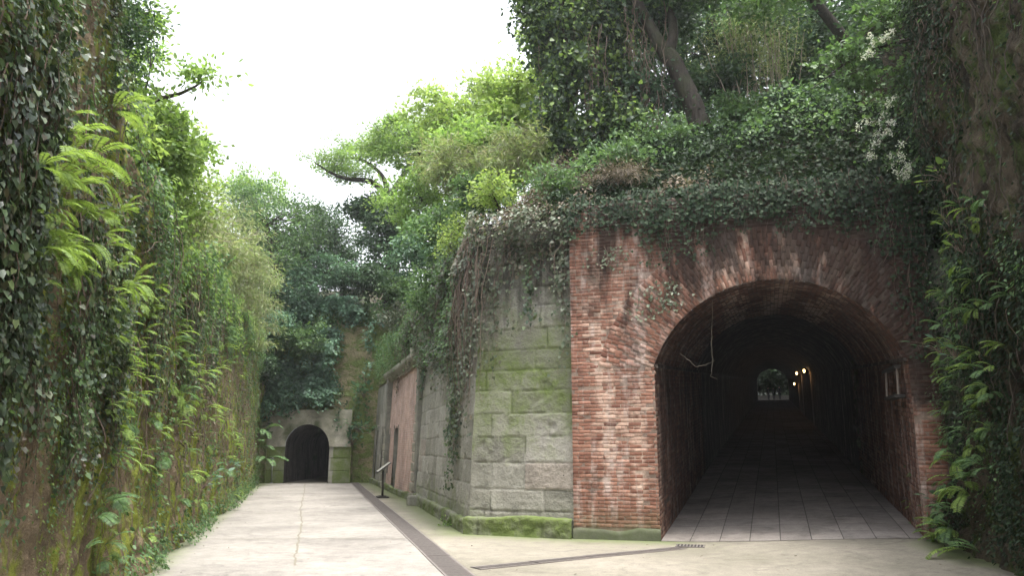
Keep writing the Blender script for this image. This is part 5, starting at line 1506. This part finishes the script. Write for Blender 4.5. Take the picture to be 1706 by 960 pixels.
ivy_on('hanging_ivy', 'ragged dark ivy and dead stems lipping over the whole top edge of the brick face', FACEF,
       [(float(rng.uniform(.05, LFc - .05)), FH + rng.uniform(.0, .25), rng.uniform(.2, .75), rng.uniform(.8, 2.2)) for _ in range(110)], M['ivy_shade'], .06, 34, .10)
# thin pale roots dangling in front of the mouth
for pts_, lab in (([(1188, 480), (1186, 560), (1188, 602), (1184, 628), (1196, 632)], 'thin pale root dangling before the left side of the tunnel mouth'),
                  ([(1135, 590), (1160, 612), (1182, 606), (1190, 601)], 'curled pale root crossing to the dangling one in the tunnel mouth'),
                  ([(1110, 545), (1112, 575), (1122, 582)], 'short pale root hooked under the left haunch of the arch')):
    P = np.array([at(u, v, 13.0 + .3 * (u < 1120) * 0 + .25) - 0 for u, v in pts_])
    root = empty('dangling_root', tuple(P[0])); tag(root, lab, 'root')
    t = np.linspace(0, 1, len(P)); tt = np.linspace(0, 1, 24)
    Q = np.stack([np.interp(tt, t, P[:, i]) for i in range(3)], -1) + rng.normal(size=(24, 3)) * .006 - P[0]
    link('stem', tubes_mesh('stem', [(Q, np.linspace(.006, .003, 24))], 4), M['twig'], root)

# ------------------------------------------------------------------ trees and shrubs of the right bank
for (u, v, Y, rx, ry, rz, n, per, lab, mt, sh, sz) in (
        (700, 330, 27, 1.7, 1.6, 1.2, 70, 90, 'bright green tree on the right bank behind the flat topped tree', 'bright', 'oval', .13),
        (690, 240, 30, 2.2, 1.8, 1.1, 80, 90, 'tall bright tree against the sky right of the flat topped tree', 'bright', 'small', .15),
        (770, 200, 25, 2.1, 1.8, 1.3, 90, 90, 'lime green tree crown halfway up the right bank skyline', 'lime', 'star', .12),
        (850, 180, 22, 1.3, 1.6, 1.3, 70, 90, 'lime green tree tucked against the ivy-clad tree', 'lime', 'star', .12),
        (800, 250, 20, 1.2, 1.2, .9, 60, 90, 'light green tree low on the right bank over the stone wall', 'bright', 'star', .11),
        (730, 400, 23, 1.1, 1.2, .9, 50, 80, 'green shrub tree above the brick building', 'mid', 'oval', .12)):
    c = at(u, v, Y); bs_ = np.array([c[0] + 1.2, c[1] + .6, c[2] - rz - 1.8])
    plant('tree', lab, 'tree', [([bs_, bs_ * .5 + c * .5 + np.array([.2, 0, 0]), c], [.16, .11, .05])], [(*c, rx, ry, rz, n), (c[0] + rx * .5, c[1] + .6, c[2] - rz * .8, rx * .7, ry, rz * .6, n // 3)], per, .27, sz, sh, M[mt], br=.016, flatz=.5)
for (u, v, Y, rx, rz, n, lab, mt, sh, sz) in (
        (755, 280, 18.5, .9, .8, 50, 'silvery bamboo grass clump on the right bank below the lime trees', 'bamboo', 'blade', .20),
        (860, 260, 16.5, .8, .6, 36, 'bamboo grass clump at the top of the bank beside the ivy-clad tree', 'bamboo', 'blade', .18),
        (690, 430, 22.5, .8, .6, 30, 'dark leafy shrub above the brick building cornice', 'teal', 'oval', .11),
        (665, 530, 27, .7, .5, 26, 'grey green shrub over the far end of the brick building', 'ivy_grey', 'oval', .10),
        (740, 460, 18.5, .6, .5, 34, 'pale leafed shrub bulging over the receding stone wall', 'mid', 'oval', .09),
        (770, 400, 16.8, .55, .5, 34, 'yellow green shrub above the stone wall near the corner', 'lime', 'oval', .07),
        (715, 500, 20.5, .6, .5, 30, 'small lime shrub over the middle of the receding wall', 'mid', 'oval', .08),
        (800, 330, 17.0, .7, .5, 44, 'green shrub just behind the top of the stone corner', 'mid', 'oval', .09),
        (820, 320, 15.0, .45, .25, 18, 'yellow leafed sprigs at the very top of the stone corner', 'lime', 'oval', .08),
        (925, 300, 14.6, .6, .35, 26, 'mixed green shrub on top of the front stone face', 'mid', 'oval', .07),
        (1010, 300, 14.3, .7, .25, 24, 'straggly dry shrub on the brick top left corner', 'dead', 'blade', .12),
        (1045, 270, 15.0, .6, .35, 24, 'small fresh green shrub on the bank left of the big trunk', 'mid', 'oval', .08),
        (1120, 235, 15.6, .5, .3, 20, 'low green shrub at the foot of the forked tree', 'mid', 'oval', .08),
        (1240, 190, 17, 1.0, .5, 34, 'leafy green undergrowth right of the forked trunk', 'mid', 'oval', .10),
        (1200, 130, 18, .8, .6, 30, 'broad leafed evergreen shrub right of the forked trunk', 'dark', 'oval', .14),
        (1330, 180, 16.5, 1.0, .5, 34, 'dark shrub under the overhanging maple leaves', 'dark', 'oval', .10)):
    c = at(u, v, Y)
    plant('shrub', lab, 'shrub', [([c + np.array([.25, .4, -rz - .3]), c], [.03, .012])], [(*c, rx, .8, rz, n)], 75, .18, sz, sh, M[mt], M['twig'] if sh == 'blade' else None, br=.008, flatz=.6)
# ivy-clad tree curtain left of the forked trunk
def ivytree(lab, base, top, blobs, mt='ivy_tree', per=95, sz=.10):
    plant('ivy_clad_tree', lab, 'tree', [([base, (np.array(base) + top) / 2 + np.array([.1, 0, 0]), top], [.2, .15, .06])], blobs, per, .24, sz, 'ivy', M[mt], br=.014, up=.3, droop=.9, flatz=1.0)
ivytree('tall ivy-clad tree at the left edge of the wood, its leaf curtains against the sky', at(945, 300, 17), at(930, -60, 17),
        [(*at(925, 20, 17), .8, .9, .9, 36), (*at(935, 110, 17), .75, .8, .9, 32), (*at(940, 200, 16.8), .65, .8, .8, 28), (*at(905, -50, 17), .9, .9, .6, 30)])
ivytree('second ivy-clad tree, darker, just left of the forked trunk', at(1030, 270, 17.5), at(1010, -60, 17.5),
        [(*at(1000, 20, 17.5), .8, .9, .9, 34), (*at(1010, 120, 17.5), .75, .8, .9, 32), (*at(1020, 210, 17), .7, .8, .6, 30)])
plant('forked_tree', 'dark leaning tree with a forked trunk rising from the ivy bank above the tunnel', 'tree',
      [([at(1168, 215, 17), at(1150, 160, 17), at(1120, 100, 17), at(1108, 88, 17)], [.27, .24, .22, .2]),
       ([at(1112, 96, 17), at(1090, 55, 17), at(1065, 10, 17), at(1045, -40, 17), at(1030, -90, 17)], [.17, .15, .13, .12, .08]),
       ([at(1112, 96, 17), at(1124, 60, 17), at(1118, 20, 17.2), at(1100, -30, 17.4), at(1110, -90, 17.4)], [.14, .12, .11, .09, .06])],
      [(*at(1060, 20, 17.5), .9, .9, .6, 26), (*at(1110, 30, 18.5), .8, .9, .8, 26), (*at(1075, 150, 17.2), .7, .5, .5, 20), (*at(1060, -80, 17), 1.6, 1.4, .6, 50), (*at(1140, -60, 17), 1.2, 1.3, .5, 36)],
      80, .24, .09, 'ivy', M['dark'], br=.014, up=.4, droop=.7, flatz=.9)
plant('tree', 'sunlit yellow green tree glimpsed behind the forked trunk', 'tree',
      [([at(1060, 230, 24), at(1080, 60, 24), at(1085, -20, 24)], [.14, .10, .05])],
      [(*at(1070, 40, 24), 3.0, 1.5, 1.8, 70), (*at(960, 60, 25), 1.8, 1.5, 1.8, 50)], 80, .3, .14, 'star', M['lime'], br=.014)
paths = []
for i in range(150):
    a1 = at(rng.uniform(885, 1110), rng.uniform(-20, 200), 16.6 + rng.random() * .8); L_ = rng.uniform(.5, 2.6); n = 9
    P = a1 + np.stack([np.cumsum(rng.normal(size=n) * .05), np.cumsum(rng.normal(size=n) * .04), -np.linspace(0, L_, n)], -1)
    paths.append((P, np.linspace(.012, .004, n)))
tag(link('hanging_vines', tubes_mesh('hanging_vines', paths, 4), M['vine']), 'curtain of thin bare vines hanging among the ivy-clad trees', 'vines', None, 'stuff')
# bare bamboo canes
for k, (u0, u1, lab) in enumerate(((1215, 1265, 'left cluster of thin pale bare canes in the wood'), (1262, 1330, 'right cluster of thin pale bare canes in the wood'))):
    c0 = at((u0 + u1) / 2, 180, 18)
    root = empty('cane_cluster', tuple(c0)); tag(root, lab, 'canes')
    ps = []
    for i in range(22):
        u = rng.uniform(u0, u1); a1 = at(u, rng.uniform(170, 215), 18 + rng.normal() * .5); b1 = at(u + rng.normal() * 22 - 10, rng.uniform(20, 80), 18 + rng.normal() * .6)
        ps.append((curve(a1, b1, 0, 6, .03) - c0, np.linspace(.014, .006, 6)))
    link('canes', tubes_mesh('canes', ps, 5), M['twig'], root)
    P = np.concatenate([p[-3:] for p, r in ps]) ; P = np.repeat(P, 26, 0) + rng.normal(size=(len(P) * 26, 3)) * .22
    link('leaves', leaves_mesh('leaves', P, rnd_dirs(len(P), (0, 0, -.5)), rnd_dirs(len(P), UP), .13 * rng.uniform(.6, 1.3, len(P)), 'blade'), M['bamboo'], root)
# the wood behind
for (u, v, Y, rx, ry, rz, n, lab, mt) in (
        (1180, 30, 22, 2.4, 1.6, 2.0, 110, 'dark evergreen behind the bare canes', 'dark'),
        (1300, 40, 21, 2.0, 1.4, 1.8, 100, 'tall shaded tree filling the wood above the arch', 'mid'),
        (1410, 60, 19, 1.8, 1.3, 1.9, 110, 'shaded tree above the right half of the arch', 'dark'),
        (1500, 90, 16.5, 1.3, 1.1, 2.0, 90, 'dark tree against the right rock face top', 'dark'),
        (1250, -60, 16, 2.6, 2.0, .8, 90, 'overhanging canopy crossing the top of the picture above the arch', 'mid'),
        (1010, 60, 27, 2.6, 1.6, 2.4, 70, 'far green tree seen between the ivy-clad trees', 'mid'),
        (1120, 150, 24, 2.6, 1.5, 1.6, 80, 'dark thicket behind the forked trunk', 'dark'),
        (1350, 130, 22, 3.0, 1.5, 1.6, 90, 'dark thicket behind the ivy bank', 'dark'),
        (880, 240, 24, 2.0, 1.5, 1.6, 60, 'mid green thicket behind the ivy-clad tree foot', 'mid')):
    c = at(u, v, Y); bs_ = np.array([c[0] + .3, c[1], 7.5 if Y > 17 else 9.0])
    if 'overhanging' in lab: bs_ = at(1480, 180, 19)
    plant('tree', lab, 'tree', [([bs_, bs_ * .5 + c * .5 + np.array([.25, 0, .6]), c + np.array([0, 0, rz])], [.2, .15, .06])], [(*c, rx, ry, rz, n)], 85, .3, .13, 'oval', M[mt], br=.018)
# maple sprays and the flowering creeper on the right rock
plant('maple', 'bright maple sprays reaching left from the right rock face above the brick', 'tree',
      [([at(1560, 60, 12.8), at(1480, 70, 12.6), at(1400, 110, 12.5), at(1350, 150, 12.5)], [.05, .035, .02, .006]),
       ([at(1540, 10, 12.5), at(1470, 30, 12.3), at(1440, 60, 12.2)], [.04, .025, .01])],
      [(*at(1400, 100, 12.5), .55, .5, .16, 16), (*at(1450, 60, 12.4), .5, .5, .2, 16), (*at(1470, 20, 12.3), .5, .5, .2, 14), (*at(1420, 140, 12.5), .45, .4, .12, 10), (*at(1530, 110, 12), .35, .4, .25, 10)],
      26, .14, .085, 'star', M['fern_dark'], br=.008, flatz=.4)
def flowering():
    b0 = at(1560, 60, 11.6)
    root = empty('flowering_creeper', tuple(b0)); tag(root, 'creeper with white flower clusters trailing off the right rock face', 'flowering creeper')
    lines = [[(1560, 60), (1500, 70), (1460, 60), (1446, 90)], [(1570, 110), (1520, 150), (1490, 165), (1470, 200), (1440, 210)], [(1570, 150), (1510, 180), (1485, 200), (1465, 235), (1440, 262)], [(1580, 190), (1520, 220), (1490, 260), (1480, 275)], [(1560, 230), (1520, 270), (1500, 300)]]
    ps = []; fl = []; lf = []
    for L_ in lines:
        P = np.array([at(u, v, 11.6 - .2 * i / 3) for i, (u, v) in enumerate(L_)]); t = np.linspace(0, 1, len(P)); tt = np.linspace(0, 1, 16)
        Q = np.stack([np.interp(tt, t, P[:, i]) for i in range(3)], -1); ps.append((Q - b0, np.linspace(.008, .003, 16)))
        for q in Q[6:]:
            lf.append(q + rng.normal(size=(9, 3)) * .07)
        for q in np.repeat(Q[8:], 2, 0):
            if rng.random() < .6:
                c = q + rng.normal(size=3) * .05; fl.append(c + rng.normal(size=(26, 3)) * .026)
    link('stems', tubes_mesh('stems', ps, 4), M['vine'], root)
    lf = np.concatenate(lf) - b0
    link('leaves', leaves_mesh('leaves', lf, rnd_dirs(len(lf), (0, 0, -.6)), rnd_dirs(len(lf), (0, -.5, 1)), .07 * rng.uniform(.6, 1.3, len(lf)), 'oval'), M['mid'], root)
    for f_ in fl:
        link('flower_cluster', leaves_mesh('flower_cluster', f_ - b0, rnd_dirs(len(f_)), rnd_dirs(len(f_)), .036 * rng.uniform(.7, 1.3, len(f_)), 'small'), M['flower'], root)
flowering()

# ------------------------------------------------------------------ the right rock face
def on_right(u, v):
    r_ = ray(u, v); best = None
    for i in range(len(RIGHT.p) - 1):
        a, b_ = RIGHT.p[i], RIGHT.p[i + 1]; d = b_ - a
        k, s_ = np.linalg.solve(np.array([[r_[0], -d[0]], [r_[1], -d[1]]]), a)
        if -.02 <= s_ <= 1.02 and k > 0 and (best is None or k < best[0]): best = (k, RIGHT.cum[i] + s_ * (RIGHT.cum[i + 1] - RIGHT.cum[i]))
    return (best[1], EYE + r_[2] * best[0]) if best else None
tR = lambda y: float(np.interp(y, RIGHT.p[:, 1], RIGHT.cum))
def mask_right(t, z):
    y = np.interp(t, RIGHT.cum, RIGHT.p[:, 1])
    pillar = sstep(10.2, 9.2, y) * sstep(3.4, 4.4, z)          # bare brown pillar
    return np.clip((.3 + .7 * nz(t, z, .9, 73, -.2, .2)) * (1 - .9 * pillar), 0, 1) * sstep(0, .6, z)
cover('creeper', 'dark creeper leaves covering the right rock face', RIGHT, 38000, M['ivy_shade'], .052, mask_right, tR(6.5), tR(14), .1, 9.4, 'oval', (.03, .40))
cover('creeper', 'mid green leaves over the right rock face', RIGHT, 12000, M['mid'], .05, lambda t, z: mask_right(t, z) * nz(t, z, 1.2, 75, 0, .3), tR(6.5), tR(13), .3, 9.0, 'oval', (.15, .5), up=1.0)
paths = []
for i in range(110):
    t0_ = rng.uniform(tR(6.5), tR(13)); z0_ = rng.uniform(2, 9.3); L_ = rng.uniform(.5, 2.4); n = 12
    t = t0_ + np.cumsum(rng.normal(size=n) * .035); z = np.maximum(z0_ - np.linspace(0, L_, n), .1)
    paths.append((RIGHT.pt(t, z, .06 + .14 * np.sin(np.linspace(0, 3.1, n)) * rng.random()), np.linspace(.010, .003, n)))
tag(link('dead_stems', tubes_mesh('dead_stems', paths, 4), M['root']), 'bare roots and vine stems trailing down the right rock face', 'dead vines', None, 'stuff')
for (uv_, L_, lab) in (((1590, 20), 2.2, 'ivy drape high on the right rock face above the flowering creeper'), ((1590, 240), 2.2, 'ivy drape on the right rock beside the brick top'),
                       ((1650, 330), 1.5, 'ivy drape below the bare brown rock pillar'), ((1580, 420), 1.6, 'ivy drape beside the grey plaster strip'), ((1660, 480), 1.4, 'ivy drape among the ferns at the right picture edge')):
    r_ = on_right(*uv_); 
    if r_ is None: continue
    t_, z_ = r_
    ivy_on('hanging_ivy', lab, RIGHT, [(t_ + rng.normal() * .35, z_ + rng.normal() * .2, L_ * rng.uniform(.5, 1.15), 1.0) for _ in range(16)], M['ivy_shade'], .055, 34, .14)
rb = [((1560, 1706, 430, 600), 40, M['fern_dark'], .6, 'narrow fern on the right rock above head height'),
      ((1575, 1706, 600, 760), 40, M['fern_dark'], .7, 'fern in the thick bank of ferns on the right rock beside the tunnel'),
      ((1590, 1706, 740, 900), 30, M['fern_dark'], .9, 'large drooping fern low on the right rock face'),
      ((1640, 1706, 880, 955), 6, M['fern_dark'], 1.0, 'fern at the bottom right foot of the rock'),
      ((1570, 1690, 300, 430), 16, M['fern_dark'], .5, 'small fern high on the right rock below the flowering creeper')]
for (u0, u1, v0, v1), n, lf, sc, lab in rb:
    for i in range(n):
        r_ = on_right(rng.uniform(u0, u1), rng.uniform(v0, v1))
        if r_ is None: continue
        t_, z_ = r_; z_ = max(z_, .2)
        lf = M['fern'] if rng.random() < .35 else M['fern_dark']
        fern(RIGHT.pt(np.array(t_), np.array(z_), .22), RIGHT.nrm(np.array(t_)), sc * rng.uniform(.7, 1.15), lf, lab, lab.replace('fern', 'ferns', 1))
for uv_, lab in (((1660, 600), 'pale lobed leaves on the right rock halfway up the ferns'), ((1625, 590), 'pale broad leaves beside the fern bank near the plaster strip'), ((1625, 300), 'lone bright round leaves below the white flowers'), ((1660, 420), 'bright heart-shaped leaves under the brown rock pillar'), ((1640, 860), 'glossy broad-leaved plant low in the right fern bank')):
    r_ = on_right(*uv_)
    if r_: broad('broad_leaved_plant', lab, RIGHT.pt(np.array(r_[0]), np.array(r_[1]), .2), RIGHT.nrm(np.array(r_[0])), M['bright'] if 'bright' in lab else M['teal'], .3, 9, .13)

plant_ferns()
# ------------------------------------------------------------------ haze volume added to veil distant tones, mostly for lens glare
hz = MB(); hz.box((0, 0, 27), (600, 600, 56.2)); hz = hz.build('haze', None)
hm = bpy.data.materials.new('haze'); hm.use_nodes = True; hn = hm.node_tree; hn.nodes.clear()
ho = hn.nodes.new('ShaderNodeOutputMaterial'); hv = hn.nodes.new('ShaderNodeVolumePrincipled')
hv.inputs['Color'].default_value = (.93, .96, 1, 1); hv.inputs['Density'].default_value = .0007; hv.inputs['Anisotropy'].default_value = .3
hn.links.new(hv.outputs[0], ho.inputs['Volume']); hz.data.materials.append(hm); tag(hz, kind='stuff')

# ------------------------------------------------------------------ small things
# information lectern by the brick building
sp = gnd(637, 830)
rt = empty('information_sign', tuple(sp), 0.0); tag(rt, 'small slanted information board on two thin posts before the brick building', 'information sign')
ang = math.atan2(dB[1], dB[0]) - R(90)
def loc(x, y, z): return (x * math.cos(ang) - y * math.sin(ang), x * math.sin(ang) + y * math.cos(ang), z)
mb = MB(); mb.box((0, 0, .02), (.34, .50, .04), ang); mb.box((0, 0, .05), (.2, .3, .03), ang); mb.build('foot_plate', M['iron'], rt, bevel=.01)
for s_ in (-1, 1):
    mb = MB(); mb.tube([loc(0, s_ * .13, .05), loc(0, s_ * .13, .80)], .018, 10); mb.build('leg', M['iron'], rt, True)
mb = MB()
P = []
for dz in (0, -.035):
    for (x, y) in ((-.20, -.30), (.20, -.30), (.20, .30), (-.20, .30)): P.append(loc(x, y, .90 + x * .75 + dz))
mb.add(P, [(0, 1, 2, 3), (7, 6, 5, 4), (0, 4, 5, 1), (1, 5, 6, 2), (2, 6, 7, 3), (3, 7, 4, 0)])
bd = mb.build('board', M['iron'], rt, bevel=.006)
mb = MB(); mb.add([loc(x, y, .905 + x * .75) for (x, y) in ((-.18, -.28), (.18, -.28), (.18, .28), (-.18, .28))], [(0, 1, 2, 3)]); mb.build('face', M['panel'], bd)
# slender post with a bent head by the far tunnel
pp = gnd(452, 806)
rt = empty('post', tuple(pp)); tag(rt, 'slender grey post standing left of the small far tunnel', 'post')
mb = MB(); mb.tube([(0, 0, 0), (0, 0, 1.0)], .022, 10); mb.build('pole', M['steel'], rt, True)
mb = MB(); mb.tube([(0, 0, 1.0), (0, 0, 1.03), (0, 0, 1.06)], [.035, .045, .02], 10); mb.tube([(-.02, 0, 1.02), (-.3, .05, .99)], .012, 8); mb.build('cap', M['steel'], rt, True)
mb = MB(); mb.tube([(0, 0, 0), (0, 0, .03)], [.07, .06], 12); mb.build('foot', M['steel'], rt, True)
# small stone at the pilaster foot
sp = gnd(688, 843)
rt = MB(); rt.box((0, 0, .12), (.34, .30, .26), .3, taper=.86); o = rt.build('loose_stone', M['stone'], bevel=.05); o.location = (sp[0], sp[1], 0)
tag(o, 'small dark block of stone at the foot of the building corner', 'stone')
# fallen leaves over the concrete
n = 900
X = rng.uniform(-5, 6.5, n); Y = rng.uniform(7, 33, n); Xc = X + (Y - 9) * -.255
k = rng.random(n) < (.35 + .5 * (np.abs(Xc - lw_x(Y)) < 1))
P = np.stack([Xc, Y, gh(Xc, Y) + .008], -1)
ins = (Xc > lw_x(Y) + .15) & ~((Y > 12.6) & (Xc > -.5)) & (Xc < -.9 - .25 * (Y - 14) + 6 * (Y < 13))
ins &= (rng.random(n) < np.where(np.abs(Xc - lw_x(Y)) < .8, 1.0, .3))
P = P[ins]
o = link('fallen_leaves', leaves_mesh('fallen_leaves', P, rnd_dirs(len(P)) * np.array([1, 1, .15]), unit(rng.normal(size=(len(P), 3)) * .2 + UP), .04 * rng.uniform(.4, 1.4, len(P)), 'oval'), M['dead'])
tag(o, 'scattered dry leaves fallen on the pale concrete', 'fallen leaves', None, 'stuff')
# weeds at the foot of the stone wall
for i, (u, v, lab) in enumerate(((749, 872, 'bright green weed tuft at the foot of the receding stone wall'), (890, 884, 'small leafy weed growing on the mossy plinth of the front stone face'), (868, 876, 'tiny weed sprig on the plinth, left of the leafy one'))):
    p = at(u, v, 14.0 if u > 800 else 15.3); 
    if u < 800: p = gnd(u, v + 6)
    root = empty('weed', tuple(p)); tag(root, lab, 'weed')
    m_ = (70, 34, 14)[i]; s_ = (.09, .07, .05)[i]
    Q = np.abs(rng.normal(size=(m_, 3))) * np.array([1, 1, 1]) * s_ * np.where(rng.random((m_, 3)) < .5, -1, 1); Q[:, 2] = np.abs(Q[:, 2])
    link('leaves', leaves_mesh('leaves', Q, unit(Q + UP * .03), rnd_dirs(m_, UP), .05 * rng.uniform(.6, 1.3, m_), 'oval'), M['bright' if i == 0 else 'mid'], root)
    link('stems', tubes_mesh('stems', [(curve((0, 0, 0), q, .05, 4), np.full(4, .002)) for q in Q[:14]], 3), M['mid'], root)

# people far inside the long tunnel, against the daylight of its other mouth
def person(label, loc_, rz, h, stride, lean, top_m, arm):
    k = h / 1.75
    J = {  # name: (pos, radius)
        'pel': ((0, 0, .95), .145), 'wst': ((0, .0, 1.10), .125), 'chs': ((0, lean * .3, 1.32), .150), 'nck': ((0, lean * .5, 1.50), .055), 'jaw': ((0, lean * .5 - .02, 1.58), .080), 'hed': ((0, lean * .5, 1.67), .090),
        'hL': ((-.10, 0, .88), .095), 'kL': ((-.10, -.05 - stride * .5, .50), .062), 'aL': ((-.10, -stride, .09), .042), 'tL': ((-.11, -stride - .16, .035), .035),
        'hR': ((.10, 0, .88), .095), 'kR': ((.10, stride * .3 - .04, .50), .062), 'aR': ((.10, stride, .09), .042), 'tR': ((.11, stride - .16, .035), .035),
        'sL': ((-.19, lean * .3, 1.42), .060), 'eL': ((-.25, .04 + lean * .3, 1.14), .044), 'wL': ((-.24, -.06, .90), .030), 'pL': ((-.24, -.10, .82), .034),
        'sR': ((.19, lean * .3, 1.42), .060), 'eR': ((.26, .02, 1.15), .044), 'wR': ((.23, -.12 - arm * .15, .93 + arm * .25), .030), 'pR': ((.22, -.17 - arm * .2, .87 + arm * .3), .034)}
    E = [('pel', 'wst'), ('wst', 'chs'), ('chs', 'nck'), ('nck', 'jaw'), ('jaw', 'hed'), ('pel', 'hL'), ('hL', 'kL'), ('kL', 'aL'), ('aL', 'tL'), ('pel', 'hR'), ('hR', 'kR'), ('kR', 'aR'), ('aR', 'tR'),
         ('chs', 'sL'), ('sL', 'eL'), ('eL', 'wL'), ('wL', 'pL'), ('chs', 'sR'), ('sR', 'eR'), ('eR', 'wR'), ('wR', 'pR')]
    names = list(J); me = bpy.data.meshes.new('person')
    me.from_pydata([tuple(np.array(J[n_][0]) * k) for n_ in names], [(names.index(a), names.index(b)) for a, b in E], [])
    ob = bpy.data.objects.new('person', me); COL.objects.link(ob)
    md = ob.modifiers.new('skin', 'SKIN'); md.use_smooth_shade = True
    for i, n_ in enumerate(names):
        r_ = J[n_][1] * k; me.skin_vertices[0].data[i].radius = (r_, r_ * (.75 if n_ in ('chs', 'wst', 'pel') else 1))
    me.skin_vertices[0].data[0].use_root = True
    ob.modifiers.new('sub', 'SUBSURF').levels = 1; ob.modifiers['sub'].render_levels = 1
    dg = bpy.context.evaluated_depsgraph_get(); dg.update()
    ev = bpy.data.meshes.new_from_object(ob.evaluated_get(dg)); ob.modifiers.clear(); ob.data = ev; ev.name = 'person'
    ev.materials.clear()
    for m_ in (M['skin'], M[top_m], M['cloth_dark']): ev.materials.append(m_)
    for p in ev.polygons:
        z = p.center.z / k; x = abs(p.center.x) / k
        p.material_index = 0 if z > 1.49 or (x > .2 and z < .93) else (1 if z > .97 or (x > .19 and z > .9) else 2)
    ob.location = loc_; ob.rotation_euler = (0, 0, rz)
    tag(ob, label, 'person')
    mb = MB(); n = 14
    rings = []
    for zc, rr_ in ((1.56, .075), (1.62, .100), (1.68, .106), (1.74, .085), (1.775, .03)):
        rings.append([(rr_ * math.cos(a) * k, (lean * .5 + .02 + rr_ * math.sin(a) * 1.05 + (.0 if zc > 1.66 else .03)) * k, zc * k) for a in np.linspace(0, 2 * math.pi, n, endpoint=False)])
    V_ = [p for r in rings for p in r]; Fc = []
    for i in range(4):
        for j in range(n): Fc.append((i * n + j, i * n + (j + 1) % n, (i + 1) * n + (j + 1) % n, (i + 1) * n + j))
    Fc.append(tuple(range(4 * n, 5 * n))); mb.add(V_, Fc); mb.build('hair', M['hair'], ob, True)
    return ob
for (dx, dy, lab, h, st_, ar, tm) in ((1.35, -3, 'person in dark clothes standing left in the far tunnel mouth', 1.72, .10, 0, 'cloth_dark'),
                                      (2.0, -5, 'person in grey walking in the middle of the far tunnel mouth', 1.66, .22, .5, 'cloth_grey'),
                                      (2.75, -2, 'taller person in dark jacket at the right of the far tunnel mouth', 1.78, .16, .2, 'cloth_dark')):
    D_ = TL + dy; p = fw(dx, D_, SLOPE * D_ + .16)
    person(lab, tuple(p), -AZ + rng.normal() * .4, h, st_, .02, tm, ar)
# crown added to block daylight at the far mouth, and the thicket beyond
c = np.array(yb(2, 16, 3.4))
c2 = np.array(yb(2, 9, 7.0))
plant('tree', 'dark spreading tree added to shade the yard beyond the far tunnel mouth', 'tree', [([np.array(yb(-4, 8, 0)), np.array(yb(-3, 8, 3)), c2], [.3, .25, .1])], [(*c2, 8, 5, 2.0, 200), (*yb(2, 11, 4.0), 7, 1.0, 1.8, 160), (*yb(2, 5, 4.4), 6, 2, 1.2, 220)], 70, .7, .45, 'oval', M['ivy_shade'])
plant('shrub', 'dark thicket behind the pale wall beyond the far tunnel mouth', 'shrub', [([c - np.array([0, 0, 3]), c], [.1, .04])], [(*c, 7, 1.5, 2.6, 110)], 90, .5, .3, 'oval', M['dark'])
